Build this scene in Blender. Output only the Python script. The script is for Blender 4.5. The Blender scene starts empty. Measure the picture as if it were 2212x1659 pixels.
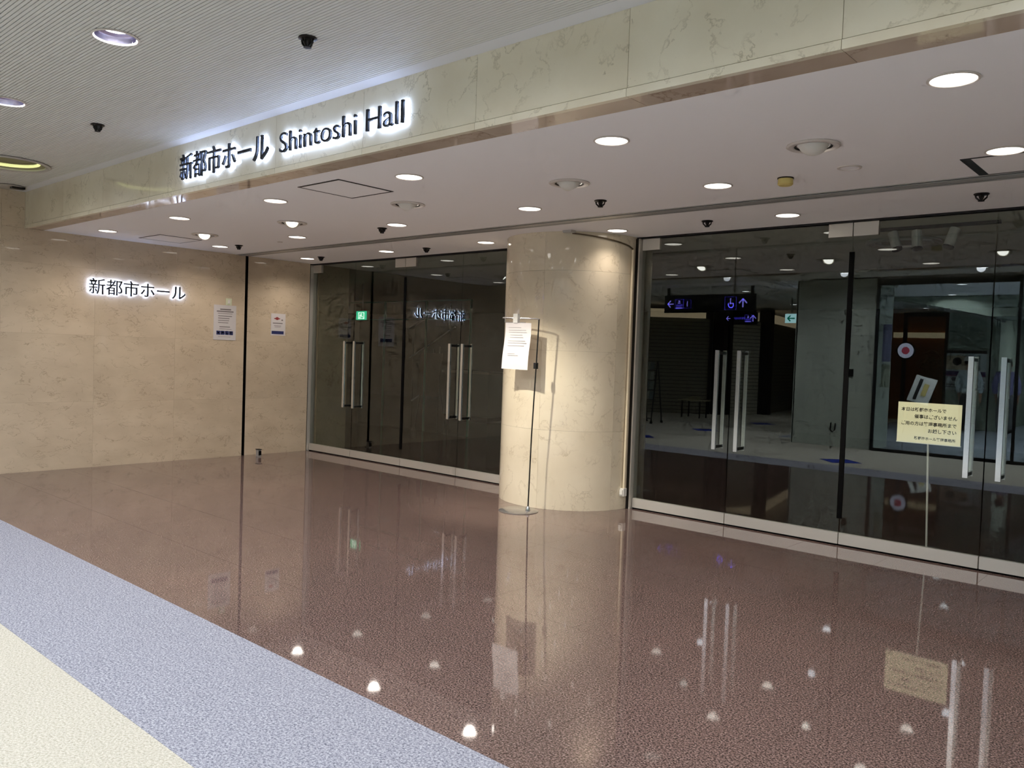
import bpy, math, random
from mathutils import Vector, Matrix
random.seed(7)
S = bpy.context.scene
COL = S.collection
PI = math.pi

# ------------------------------------------------------------------ camera, world, exposure
CAM_H = 1.45
FPX, YAW, PITCH, ROLL = 1757.8, math.radians(41.589), math.radians(-2.082), math.radians(1.993)
def camera():
    cd = bpy.data.cameras.new('camera'); co = bpy.data.objects.new('camera', cd); COL.objects.link(co)
    cd.sensor_fit = 'HORIZONTAL'; cd.sensor_width = 36.0; cd.lens = FPX / 2212 * 36.0
    cd.clip_start = 0.02; cd.clip_end = 200
    f = Vector((-math.sin(YAW) * math.cos(PITCH), math.cos(YAW) * math.cos(PITCH), math.sin(PITCH)))
    r0 = Vector((math.cos(YAW), math.sin(YAW), 0)); u0 = r0.cross(f)
    r = math.cos(ROLL) * r0 + math.sin(ROLL) * u0
    u = -math.sin(ROLL) * r0 + math.cos(ROLL) * u0
    m = Matrix(((r.x, u.x, -f.x), (r.y, u.y, -f.y), (r.z, u.z, -f.z))).to_4x4()
    m.translation = Vector((0, 0, CAM_H)); co.matrix_world = m
    S.camera = co
camera()
W = bpy.data.worlds.new('world'); S.world = W; W.use_nodes = True
W.node_tree.nodes['Background'].inputs[0].default_value = (0.9, 0.95, 1, 1)
W.node_tree.nodes['Background'].inputs[1].default_value = 0.015
S.view_settings.view_transform = 'Standard'; S.view_settings.look = 'None'
S.view_settings.exposure = 0.0; S.view_settings.gamma = 1.0; S.view_settings.use_curve_mapping = False
S.cycles.use_denoising = True
S.cycles.max_bounces = 7; S.cycles.diffuse_bounces = 4; S.cycles.glossy_bounces = 4
S.cycles.use_adaptive_sampling = True; S.cycles.adaptive_threshold = 0.09; S.cycles.adaptive_min_samples = 14
S.cycles.transparent_max_bounces = 14; S.cycles.transmission_bounces = 4
S.cycles.sample_clamp_indirect = 4.0; S.cycles.caustics_refractive = False
# lamp strengths (W) and colours, used by the lamps' builders below
P_DOWN, P_EYE, P_CON = 47.0, 55.0, 112.0
WARM = (1.0, 0.90, 0.81); EYEC = (1.0, 0.95, 0.83); COOL = (0.93, 0.96, 1.04)
SIGN_GLOW = 27.0

# ------------------------------------------------------------------ plan (metres; glass runs along X)
YG, XW, HC, HU = 6.669, -9.68, 2.61, 2.99
YB0, YB1 = 3.03, 3.20           # marble beam
YGR, YC2 = 2.123, 1.353         # granite edge, blue carpet edge
XR = 4.0                        # end of the built place to the right

# ------------------------------------------------------------------ materials
def lin(c):
    return tuple(((v / 255) / 12.92 if v / 255 <= 0.04045 else ((v / 255 + 0.055) / 1.055) ** 2.4) for v in c)
def base_mat(name):
    m = bpy.data.materials.new(name); m.use_nodes = True
    nt = m.node_tree; b = nt.nodes['Principled BSDF']
    return m, nt, b
def M(name, rgb, rough=0.6, metal=0.0, emit=None, es=0.0, spec=0.5):
    m, nt, b = base_mat(name)
    b.inputs['Base Color'].default_value = (*lin(rgb), 1); b.inputs['Roughness'].default_value = rough
    b.inputs['Metallic'].default_value = metal; b.inputs['Specular IOR Level'].default_value = spec
    if emit:
        b.inputs['Emission Color'].default_value = (*emit, 1); b.inputs['Emission Strength'].default_value = es
    # a trace of grain keeps every surface procedural
    n = nt.nodes.new('ShaderNodeTexNoise'); n.inputs['Scale'].default_value = 60
    g = nt.nodes.new('ShaderNodeNewGeometry'); nt.links.new(g.outputs['Position'], n.inputs['Vector'])
    mr = nt.nodes.new('ShaderNodeMapRange'); mr.inputs[3].default_value = max(0, rough - 0.04); mr.inputs[4].default_value = min(1, rough + 0.04)
    nt.links.new(n.outputs['Fac'], mr.inputs[0]); nt.links.new(mr.outputs[0], b.inputs['Roughness'])
    return m
def nd(nt, t, **kw):
    n = nt.nodes.new(t)
    for k, v in kw.items(): setattr(n, k, v)
    return n
def ramp(nt, stops):
    r = nt.nodes.new('ShaderNodeValToRGB'); e = r.color_ramp.elements
    while len(e) < len(stops): e.new(0.5)
    for i, (p, c) in enumerate(stops):
        e[i].position = p; e[i].color = (*c, 1) if len(c) == 3 else c
    return r
def mixc(nt, a, b, fac, mode='MIX'):
    m = nt.nodes.new('ShaderNodeMix'); m.data_type = 'RGBA'; m.blend_type = mode
    for s, v in ((6, a), (7, b)):
        if isinstance(v, tuple): m.inputs[s].default_value = (*v, 1)
        else: nt.links.new(v, m.inputs[s])
    if isinstance(fac, float): m.inputs[0].default_value = fac
    else: nt.links.new(fac, m.inputs[0])
    return m.outputs[2]
def marble(name, light, dark, vein, rough=0.12, vein_amt=0.75, scale=1.0, stretch=(1, 1, 1)):
    m, nt, b = base_mat(name); L = nt.links.new
    g = nd(nt, 'ShaderNodeNewGeometry'); mp = nd(nt, 'ShaderNodeMapping'); L(g.outputs['Position'], mp.inputs[0])
    mp.inputs['Scale'].default_value = tuple(s * scale for s in stretch)
    oi = nd(nt, 'ShaderNodeObjectInfo')
    ml = nd(nt, 'ShaderNodeMath', operation='MULTIPLY'); ml.inputs[1].default_value = 37.0; L(oi.outputs['Random'], ml.inputs[0])
    ad = nd(nt, 'ShaderNodeVectorMath', operation='ADD'); L(mp.outputs[0], ad.inputs[0]); L(ml.outputs[0], ad.inputs[1])
    V = ad.outputs[0]
    n1 = nd(nt, 'ShaderNodeTexNoise'); n1.inputs['Scale'].default_value = 1.6; n1.inputs['Detail'].default_value = 5; L(V, n1.inputs['Vector'])
    r1 = ramp(nt, [(0.35, dark), (0.65, light)]); L(n1.outputs['Fac'], r1.inputs[0])
    # veins: thin iso-lines of distorted noise, broken up by a second noise
    n2 = nd(nt, 'ShaderNodeTexNoise'); n2.inputs['Scale'].default_value = 2.6; n2.inputs['Detail'].default_value = 7; n2.inputs['Roughness'].default_value = 0.62; n2.inputs['Distortion'].default_value = 0.35; L(V, n2.inputs['Vector'])
    sb = nd(nt, 'ShaderNodeMath', operation='SUBTRACT'); sb.inputs[1].default_value = 0.5; L(n2.outputs['Fac'], sb.inputs[0])
    ab = nd(nt, 'ShaderNodeMath', operation='ABSOLUTE'); L(sb.outputs[0], ab.inputs[0])
    rv = ramp(nt, [(0.0, (1, 1, 1)), (0.016, (0, 0, 0))]); L(ab.outputs[0], rv.inputs[0])
    n3 = nd(nt, 'ShaderNodeTexNoise'); n3.inputs['Scale'].default_value = 3.5; n3.inputs['Detail'].default_value = 3; L(V, n3.inputs['Vector'])
    r3 = ramp(nt, [(0.40, (0, 0, 0)), (0.66, (1, 1, 1))]); L(n3.outputs['Fac'], r3.inputs[0])
    mv = nd(nt, 'ShaderNodeMath', operation='MULTIPLY'); L(rv.outputs[0], mv.inputs[0]); L(r3.outputs[0], mv.inputs[1])
    mk = nd(nt, 'ShaderNodeMath', operation='MULTIPLY'); mk.inputs[1].default_value = vein_amt; L(mv.outputs[0], mk.inputs[0])
    c = mixc(nt, r1.outputs[0], vein, mk.outputs[0])
    # slab to slab tone
    mr = nd(nt, 'ShaderNodeMapRange'); mr.inputs[3].default_value = 0.975; mr.inputs[4].default_value = 1.02; L(oi.outputs['Random'], mr.inputs[0])
    hs = nd(nt, 'ShaderNodeHueSaturation'); L(c, hs.inputs['Color']); L(mr.outputs[0], hs.inputs['Value'])
    L(hs.outputs[0], b.inputs['Base Color']); b.inputs['Roughness'].default_value = rough
    return m
def granite():
    m, nt, b = base_mat('polished_granite'); L = nt.links.new
    g = nd(nt, 'ShaderNodeNewGeometry'); P = g.outputs['Position']
    n1 = nd(nt, 'ShaderNodeTexNoise'); n1.inputs['Scale'].default_value = 125; n1.inputs['Detail'].default_value = 3; n1.inputs['Roughness'].default_value = 0.7; L(P, n1.inputs['Vector'])
    r1 = ramp(nt, [(0.34, lin((36, 29, 27))), (0.45, lin((90, 74, 69))), (0.55, lin((124, 105, 98))), (0.70, lin((168, 150, 142)))]); L(n1.outputs['Fac'], r1.inputs[0])
    v = nd(nt, 'ShaderNodeTexVoronoi'); v.inputs['Scale'].default_value = 170; L(P, v.inputs['Vector'])
    rv = ramp(nt, [(0.30, (1, 1, 1)), (0.36, (0, 0, 0))]); 
    L(v.outputs['Distance'], rv.inputs[0])
    vc = nd(nt, 'ShaderNodeSeparateColor'); L(v.outputs['Color'], vc.inputs[0])
    gt = nd(nt, 'ShaderNodeMath', operation='GREATER_THAN'); gt.inputs[1].default_value = 0.80; L(vc.outputs[0], gt.inputs[0])
    mm = nd(nt, 'ShaderNodeMath', operation='MULTIPLY'); L(gt.outputs[0], mm.inputs[0]); L(rv.outputs[0], mm.inputs[1])
    c = mixc(nt, r1.outputs[0], lin((30, 24, 24)), mm.outputs[0])
    n4 = nd(nt, 'ShaderNodeTexNoise'); n4.inputs['Scale'].default_value = 0.9; n4.inputs['Detail'].default_value = 2; L(P, n4.inputs['Vector'])
    r4 = ramp(nt, [(0.3, (0.88, 0.86, 0.86)), (0.7, (1.06, 1.0, 0.98))]); L(n4.outputs['Fac'], r4.inputs[0])
    c = mixc(nt, c, r4.outputs[0], 1.0, 'MULTIPLY')
    L(c, b.inputs['Base Color']); b.inputs['Roughness'].default_value = 0.035; b.inputs['IOR'].default_value = 1.85
    return m
def carpet(name, a, b_, c_):
    m, nt, b = base_mat(name); L = nt.links.new
    g = nd(nt, 'ShaderNodeNewGeometry'); P = g.outputs['Position']
    n1 = nd(nt, 'ShaderNodeTexNoise'); n1.inputs['Scale'].default_value = 110; n1.inputs['Detail'].default_value = 4; n1.inputs['Roughness'].default_value = 0.8; L(P, n1.inputs['Vector'])
    r1 = ramp(nt, [(0.36, lin(a)), (0.5, lin(b_)), (0.64, lin(c_))]); L(n1.outputs['Fac'], r1.inputs[0])
    L(r1.outputs[0], b.inputs['Base Color']); b.inputs['Roughness'].default_value = 0.95; b.inputs['Specular IOR Level'].default_value = 0.1
    bp = nd(nt, 'ShaderNodeBump'); bp.inputs['Strength'].default_value = 0.4; bp.inputs['Distance'].default_value = 0.004
    L(n1.outputs['Fac'], bp.inputs['Height']); L(bp.outputs[0], b.inputs['Normal'])
    return m
def glass(name, tint, refl):
    """Sheet glass: the outer face reflects (both surfaces' share), the rest passes straight through."""
    m = bpy.data.materials.new(name); m.use_nodes = True; nt = m.node_tree; nt.nodes.clear(); L = nt.links.new
    o = nd(nt, 'ShaderNodeOutputMaterial'); t = nd(nt, 'ShaderNodeBsdfTransparent'); t.inputs[0].default_value = (*tint, 1)
    gl = nd(nt, 'ShaderNodeBsdfGlossy'); gl.inputs['Roughness'].default_value = 0.0; gl.inputs['Color'].default_value = (0.94, 1, 0.99, 1)
    fr = nd(nt, 'ShaderNodeFresnel'); fr.inputs[0].default_value = 1.5
    ml = nd(nt, 'ShaderNodeMath', operation='MULTIPLY_ADD', use_clamp=True); ml.inputs[1].default_value = 1.0; ml.inputs[2].default_value = refl; L(fr.outputs[0], ml.inputs[0])
    ge = nd(nt, 'ShaderNodeNewGeometry'); sb = nd(nt, 'ShaderNodeMath', operation='SUBTRACT'); sb.inputs[0].default_value = 1.0; L(ge.outputs['Backfacing'], sb.inputs[1])
    m2 = nd(nt, 'ShaderNodeMath', operation='MULTIPLY'); L(ml.outputs[0], m2.inputs[0]); L(sb.outputs[0], m2.inputs[1])
    mx = nd(nt, 'ShaderNodeMixShader'); L(m2.outputs[0], mx.inputs[0]); L(t.outputs[0], mx.inputs[1]); L(gl.outputs[0], mx.inputs[2])
    L(mx.outputs[0], o.inputs[0])
    return m
def brushed(name, rgb, rough=0.28):
    m, nt, b = base_mat(name); L = nt.links.new
    g = nd(nt, 'ShaderNodeNewGeometry'); mp = nd(nt, 'ShaderNodeMapping'); mp.inputs['Scale'].default_value = (2, 2, 220); L(g.outputs['Position'], mp.inputs[0])
    n = nd(nt, 'ShaderNodeTexNoise'); n.inputs['Scale'].default_value = 3; L(mp.outputs[0], n.inputs['Vector'])
    mr = nd(nt, 'ShaderNodeMapRange'); mr.inputs[3].default_value = rough - 0.06; mr.inputs[4].default_value = rough + 0.06
    L(n.outputs['Fac'], mr.inputs[0]); L(mr.outputs[0], b.inputs['Roughness'])
    b.inputs['Base Color'].default_value = (*lin(rgb), 1); b.inputs['Metallic'].default_value = 0.55
    return m

MARBLE_WALL = marble('beige_marble', lin((210, 192, 166)), lin((198, 180, 155)), lin((134, 114, 90)), rough=0.035, vein_amt=0.62, scale=1.7, stretch=(1, 1, 1.7))
MARBLE_PILLAR = marble('cream_marble', lin((226, 213, 188)), lin((215, 201, 175)), lin((140, 116, 84)), rough=0.05, vein_amt=0.42, scale=1.2)
MARBLE_BEAM = marble('olive_cream_marble', lin((232, 223, 199)), lin((222, 211, 185)), lin((150, 136, 104)), rough=0.08, vein_amt=0.6, scale=1.5)
MARBLE_SOFFIT = marble('brown_marble', lin((206, 188, 168)), lin((186, 166, 146)), lin((120, 92, 70)), rough=0.05)
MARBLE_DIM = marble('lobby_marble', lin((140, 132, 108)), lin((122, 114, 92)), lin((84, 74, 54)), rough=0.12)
STONE_GREY = marble('pale_grey_stone', lin((196, 204, 190)), lin((180, 188, 176)), lin((170, 176, 166)), rough=0.35, vein_amt=0.12, stretch=(1, 1, 0.3))
GRANITE = granite()
GROUT = M('pale_grout', (176, 150, 132), 0.6)
DARKJOINT = M('dark_joint', (70, 58, 42), 0.8)
FINEJOINT = M('fine_beige_joint', (150, 130, 104), 0.8)
BLUE_CARPET = carpet('blue_grey_carpet', (88, 90, 102), (142, 143, 152), (184, 184, 190))
CREAM_CARPET = carpet('cream_carpet', (152, 147, 131), (183, 178, 163), (202, 198, 185))
DIAMOND_CARPET = carpet('blue_carpet', (28, 40, 110), (44, 60, 150), (60, 78, 170))
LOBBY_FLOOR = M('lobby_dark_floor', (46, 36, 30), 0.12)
PAINT = M('white_ceiling_paint', (246, 244, 243), 0.85)
SLATM = M('pale_grey_ceiling_slat', (220, 219, 214), 0.6)
MARGIN = M('white_ceiling_margin', (226, 226, 228), 0.6)
PLENUM = M('plenum_grey', (120, 120, 116), 0.9)
BLACK = M('black', (12, 12, 13), 0.5)
RUBBER = M('black_rubber', (5, 5, 5), 0.9, spec=0.1)
DARKMETAL = M('dark_bronze_metal', (46, 44, 42), 0.35, 0.6)
STEEL = brushed('brushed_steel', (214, 208, 198), 0.42)
CHROME = M('polished_steel', (222, 224, 226), 0.16, 0.9)
ALU = M('satin_aluminium', (190, 188, 184), 0.4, 0.4)
WHITEP = M('white_plastic', (226, 222, 212), 0.5)
RING = M('white_lamp_trim', (214, 206, 198), 0.45)
LENS = M('warm_lamp_lens', (255, 244, 228), 0.4, emit=(1.0, 0.93, 0.84), es=4.0)
EYELENS = M('spot_lamp_face', (255, 250, 235), 0.4, emit=(1.0, 0.97, 0.90), es=8.0)
CONLENS = M('cool_lamp_face', (240, 244, 255), 0.4, emit=(0.93, 0.95, 1.0), es=9.0)
REFLECTOR = M('lamp_reflector', (190, 184, 206), 0.22, 1.0)
YELLOWTUBE = M('yellow_lamp_tube', (250, 250, 160), 0.4, emit=(0.95, 1.0, 0.45), es=0.7)
PAPER = M('white_paper', (208, 202, 200), 0.8)
CREAMBOARD = M('cream_sign_board', (244, 234, 200), 0.7)
INK = M('black_ink', (34, 32, 32), 0.8)
GREYINK = M('grey_ink', (120, 112, 110), 0.8)
NAVY = M('navy_print', (36, 44, 96), 0.7)
REDINK = M('red_print', (150, 60, 60), 0.8)
LETTER = M('dark_letter_metal', (46, 50, 58), 0.35, 0.5)
GLOW = M('sign_led_glow', (230, 236, 255), 0.5, emit=(0.47, 0.61, 1.0), es=SIGN_GLOW)
GLASS = glass('door_glass', (0.88, 0.90, 0.88), 0.060)
GLASS2 = glass('shop_glass', (0.90, 0.93, 0.92), 0.02)
TEAL = M('teal_light_rail_tint', (70, 150, 130), 0.3, 0.3)  # steel rails; the exit sign's green light is put into the colour
GREENLIT = M('green_exit_panel', (20, 180, 110), 0.5, emit=(0.02, 0.62, 0.32), es=1.0)
WHITELIT = M('white_exit_figure', (240, 255, 245), 0.5, emit=(0.8, 1.0, 0.9), es=1.1)
EXITWHITE = M('pale_exit_panel', (220, 250, 250), 0.5, emit=(0.55, 0.95, 1.0), es=3.2)
EXITGREEN = M('green_exit_arrow', (0, 120, 90), 0.5, emit=(0.0, 0.30, 0.20), es=1.6)
VIOLETLIT = M('violet_lit_pictogram', (140, 130, 255), 0.5, emit=(0.28, 0.24, 1.0), es=3.4)
VIOLETDIM = M('blue_lit_pictogram', (60, 50, 220), 0.5, emit=(0.08, 0.06, 0.8), es=1.6)
CREAMBAND = M('cream_lit_fascia', (255, 224, 170), 0.6, emit=(1.0, 0.80, 0.52), es=0.85)
SHUTTER = M('grey_roller_shutter', (150, 146, 128), 0.5, 0.1)
SHUTTER2 = M('pale_roller_shutter', (190, 186, 168), 0.5, 0.1)
YELLOWBOX = M('yellowed_plastic', (216, 196, 120), 0.55)
PALEGREEN = M('pale_green_plastic', (214, 218, 186), 0.5)

# ------------------------------------------------------------------ mesh builder
class MB:
    def __init__(s): s.v = []; s.f = []
    def box(s, x0, x1, y0, y1, z0, z1):
        i = len(s.v)
        s.v += [(x0, y0, z0), (x1, y0, z0), (x1, y1, z0), (x0, y1, z0), (x0, y0, z1), (x1, y0, z1), (x1, y1, z1), (x0, y1, z1)]
        s.f += [tuple(i + k for k in q) for q in ((3, 2, 1, 0), (4, 5, 6, 7), (0, 1, 5, 4), (1, 2, 6, 5), (2, 3, 7, 6), (3, 0, 4, 7))]
        return s
    def obox(s, c, ax, half):
        """oriented box: centre, three axis vectors, half sizes"""
        i = len(s.v); c = Vector(c); a = [Vector(q).normalized() * h for q, h in zip(ax, half)]
        for sx, sy, sz in ((-1, -1, -1), (1, -1, -1), (1, 1, -1), (-1, 1, -1), (-1, -1, 1), (1, -1, 1), (1, 1, 1), (-1, 1, 1)):
            s.v.append(tuple(c + sx * a[0] + sy * a[1] + sz * a[2]))
        s.f += [tuple(i + k for k in q) for q in ((3, 2, 1, 0), (4, 5, 6, 7), (0, 1, 5, 4), (1, 2, 6, 5), (2, 3, 7, 6), (3, 0, 4, 7))]
        return s
    def quad(s, a, b, c, d):
        i = len(s.v); s.v += [a, b, c, d]; s.f.append((i, i + 1, i + 2, i + 3)); return s
    def lathe(s, prof, c=(0, 0, 0), n=24, closed_ends=True):
        """profile of (r, z), turned about Z"""
        i0 = len(s.v); k = len(prof)
        for j in range(n):
            a = 2 * PI * j / n
            for r, z in prof: s.v.append((c[0] + r * math.cos(a), c[1] + r * math.sin(a), c[2] + z))
        for j in range(n):
            j2 = (j + 1) % n
            for q in range(k - 1): s.f.append((i0 + j * k + q, i0 + j2 * k + q, i0 + j2 * k + q + 1, i0 + j * k + q + 1))
        if closed_ends:
            if prof[0][0] > 1e-6: s.f.append(tuple(i0 + j * k for j in reversed(range(n))))
            if prof[-1][0] > 1e-6: s.f.append(tuple(i0 + j * k + k - 1 for j in range(n)))
        return s
    def tube(s, pts, r, n=10):
        pts = [Vector(p) for p in pts]; i0 = len(s.v)
        for t, p in enumerate(pts):
            d = (pts[min(t + 1, len(pts) - 1)] - pts[max(t - 1, 0)]).normalized()
            up = Vector((0, 0, 1)) if abs(d.z) < 0.9 else Vector((1, 0, 0))
            a = d.cross(up).normalized(); b = d.cross(a).normalized()
            rr = r[t] if isinstance(r, (list, tuple)) else r
            for j in range(n):
                w = 2 * PI * j / n; s.v.append(tuple(p + rr * (math.cos(w) * a + math.sin(w) * b)))
        for t in range(len(pts) - 1):
            for j in range(n):
                j2 = (j + 1) % n; s.f.append((i0 + t * n + j, i0 + t * n + j2, i0 + (t + 1) * n + j2, i0 + (t + 1) * n + j))
        s.f.append(tuple(i0 + j for j in reversed(range(n)))); e = i0 + (len(pts) - 1) * n; s.f.append(tuple(e + j for j in range(n)))
        return s
    def disc(s, c, r, nrm=(0, 0, -1), n=24):
        d = Vector(nrm).normalized(); up = Vector((0, 0, 1)) if abs(d.z) < 0.9 else Vector((1, 0, 0))
        a = up.cross(d).normalized(); b = d.cross(a); i = len(s.v); c = Vector(c)
        for j in range(n):
            w = 2 * PI * j / n; s.v.append(tuple(c + r * (math.cos(w) * a + math.sin(w) * b)))
        s.f.append(tuple(i + j for j in range(n))); return s
    def prism(s, poly, axis, a, b):
        """polygon extruded along axis (0,1,2) from a to b; poly in the other two coords in order"""
        i = len(s.v); n = len(poly)
        def P(u, w): 
            q = [u[0], u[1]]; q.insert(axis, w); return tuple(q)
        s.v += [P(u, a) for u in poly] + [P(u, b) for u in poly]
        s.f.append(tuple(i + k for k in range(n))); s.f.append(tuple(i + n + k for k in reversed(range(n))))
        for k in range(n): s.f.append((i + k, i + (k + 1) % n, i + n + (k + 1) % n, i + n + k))
        return s
    def mesh(s, name, mat, org=(0, 0, 0), smooth=False):
        me = bpy.data.meshes.new(name)
        me.from_pydata([(x - org[0], y - org[1], z - org[2]) for x, y, z in s.v], [], s.f)
        import bmesh
        bm = bmesh.new(); bm.from_mesh(me); bmesh.ops.recalc_face_normals(bm, faces=bm.faces); bm.to_mesh(me); bm.free()
        if smooth:
            for p in me.polygons: p.use_smooth = True
            try: me.set_sharp_from_angle(angle=math.radians(35))
            except Exception: pass
        me.materials.append(mat); me.update()
        return me
ORG = {}
def org(o): return ORG.get(o.name, (0, 0, 0)) if o else (0, 0, 0)
def link(name, me, parent=None, loc=(0, 0, 0)):
    o = bpy.data.objects.new(name, me); COL.objects.link(o); o.parent = parent; o.location = loc
    po = org(parent); ORG[o.name] = tuple(po[i] + loc[i] for i in range(3))
    return o
def obj(name, mb, mat, parent=None, smooth=False):
    return link(name, mb.mesh(name, mat, org(parent), smooth), parent)
def empty(name, loc=(0, 0, 0)):
    o = bpy.data.objects.new(name, None); COL.objects.link(o); o.location = loc; o.empty_display_size = 0.1
    ORG[o.name] = tuple(loc); return o
def tag(o, label, cat=None, group=None, kind=None):
    o['label'] = label
    if cat: o['category'] = cat
    if group: o['group'] = group
    if kind: o['kind'] = kind
    return o
def struct(o, label): return tag(o, label, None, None, 'structure')
def copy_tree(o, loc, parent=None):
    c = o.copy(); COL.objects.link(c); c.parent = parent
    if parent is None: c.location = loc; ORG[c.name] = tuple(loc)
    for ch in o.children:
        if ch.type != 'LIGHT': copy_tree(ch, None, c)
    return c
def spot(parent, loc, target, power, size, blend, color, radius):
    ld = bpy.data.lights.new('lamp_beam', 'SPOT'); ld.energy = power; ld.spot_size = math.radians(size); ld.spot_blend = blend
    ld.color = color; ld.shadow_soft_size = radius
    lo = bpy.data.objects.new('lamp_beam', ld); COL.objects.link(lo); lo.parent = parent
    po = org(parent); lo.location = tuple(loc[i] - po[i] for i in range(3))
    d = Vector(target) - Vector(loc); lo.rotation_euler = d.to_track_quat('-Z', 'Y').to_euler()
    return lo
ORD = ['first', 'second', 'third', 'fourth', 'fifth', 'sixth', 'seventh', 'eighth', 'ninth']

# ------------------------------------------------------------------ floor: granite tiles, carpets
fl = obj('floor', MB().box(XW, XR, YGR, YG + 0.05, -0.08, -0.004), GROUT)
struct(fl, 'polished reddish-brown granite tile floor in front of the glass doors')
T = 0.667; GAP = 0.0019
tile_mesh = {}
ys = [YGR] + [2.80 + T * k for k in range(6)] + [YG + 0.05]
xs = [XW]; x = -9.25
while x < XR: xs.append(x); x += T
xs.append(XR)
for j in range(len(ys) - 1):
    for i in range(len(xs) - 1):
        w, d = xs[i + 1] - xs[i], ys[j + 1] - ys[j]
        key = (round(w, 3), round(d, 3))
        if key not in tile_mesh:
            tile_mesh[key] = MB().box(GAP / 2, w - GAP / 2, GAP / 2, d - GAP / 2, -0.02, 0.0).mesh('tile', GRANITE)
        link('tile', tile_mesh[key], fl, (xs[i], ys[j], 0))
cf = obj('floor_carpet', MB().box(-16, XR, YC2, YGR, -0.08, 0.001), BLUE_CARPET)
struct(cf, 'blue-grey speckled carpet band along the edge of the granite')
cc = obj('floor_carpet_cream', MB().box(-16, XR, -14, YC2, -0.08, 0.0), CREAM_CARPET)
struct(cc, 'cream carpet of the concourse beyond the blue-grey band')
for x, y in ((-8.3, 0.3), (-8.3, -2.2), (-8.4, -5.2), (-4.43, 0.75), (-0.6, 0.75), (-12.2, 0.3)):
    obj('carpet_diamond', MB().prism([(x - 0.32, y), (x, y - 0.32), (x + 0.32, y), (x, y + 0.32)], 2, -0.01, 0.003), DIAMOND_CARPET, cc)

# ------------------------------------------------------------------ left marble wall with slot and panels
wl = obj('wall_left', MB().box(XW - 0.30, XW - 0.006, 1.4, 5.612, -0.05, 3.25).box(XW - 0.30, XW - 0.006, 5.652, 6.60, -0.05, 3.25).box(XW - 0.30, XW - 0.06, 5.612, 5.652, -0.05, 3.25).box(XW - 0.30, XW - 0.006, 6.74, 7.27, -0.05, 3.0), FINEJOINT)
struct(wl, 'polished beige marble wall at the end of the entrance carrying the lit sign')
def wall_panel(y0, y1, z0, z1, mat=MARBLE_WALL, par=None):
    g = 0.0005
    obj('marble_panel', MB().box(XW - 0.03, XW, y0 + g, y1 - g, z0 + g, z1 - g), mat, par or wl)
zs = [0.0, 0.75, 1.5, 2.25]
yj = [1.4, 1.87, 2.81, 3.75, 4.69, 5.612]
for a, b in zip(yj[:-1], yj[1:]):
    top = 3.2 if b <= 2.82 else HC
    zz = zs + ([3.0, top] if top > 3 else [top])
    if a == 2.81:      # this column passes under the beam end
        for c, d in zip(zs, zs[1:]): wall_panel(a, b, c, d)
        wall_panel(a, b, 2.25, HC); wall_panel(a, YB0, HC, 3.2)
    else:
        for c, d in zip(zz, zz[1:]): wall_panel(a, b, c, d)
for c, d in zip(zs + [HC], (zs + [HC])[1:]): wall_panel(5.652, 6.60, c, d)
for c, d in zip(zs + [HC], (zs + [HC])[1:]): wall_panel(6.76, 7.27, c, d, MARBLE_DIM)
gs = obj('trim_1', MB().box(XW - 0.05, XW - 0.025, 5.612, 5.652, 0, HC).box(XW - 0.03, XW - 0.001, 5.612, 5.616, 0, HC).box(XW - 0.03, XW - 0.001, 5.648, 5.652, 0, HC), RUBBER)
struct(gs, 'dark vertical shutter guide groove in the beige marble wall')

# ------------------------------------------------------------------ ceiling of the entrance, beam, slatted ceiling
ce = obj('ceiling', MB().box(XW, XR, YB1, YG + 0.06, HC, HC + 0.08), PAINT)
struct(ce, 'smooth white ceiling with downlights in front of the glass doors')
st = obj('trim_2', MB().box(XW, XR, 5.47, 5.49, HC - 0.004, HC).box(XW, XR, 5.515, 5.60, HC - 0.006, HC).box(XW, XR, 5.625, 5.655, HC - 0.004, HC), ALU)
struct(st, 'grey metal shutter slot running across the white ceiling')
obj('slot_opening', MB().box(XW, XR, 5.49, 5.515, HC - 0.002, HC - 0.0005).box(XW, XR, 5.60, 5.625, HC - 0.002, HC - 0.0005), BLACK, st)

bm_ = obj('beam', MB().box(XW, XR, YB0 + 0.02, YB1 - 0.002, HC + 0.012, 3.25), DARKJOINT)
struct(bm_, 'cream marble beam over the entrance carrying the lit sign')
bj = [XW]; x = -2.07 - 0.935 * 8
while x < XR: bj.append(x); x += 0.935
bj.append(XR)
for a, b in zip(bj[:-1], bj[1:]):
    g = 0.0012
    obj('fascia_panel', MB().box(a + g, b - g, YB0, YB0 + 0.025, HC + 0.034, 3.2), MARBLE_BEAM, bm_)
    obj('edge_moulding', MB().box(a + g, b - g, YB0 - 0.006, YB0 + 0.025, HC - 0.006, HC + 0.030), MARBLE_BEAM, bm_)
    obj('soffit_panel', MB().box(a + g, b - g, YB0 + 0.027, YB1, HC - 0.004, HC + 0.02), MARBLE_SOFFIT, bm_)

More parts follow.
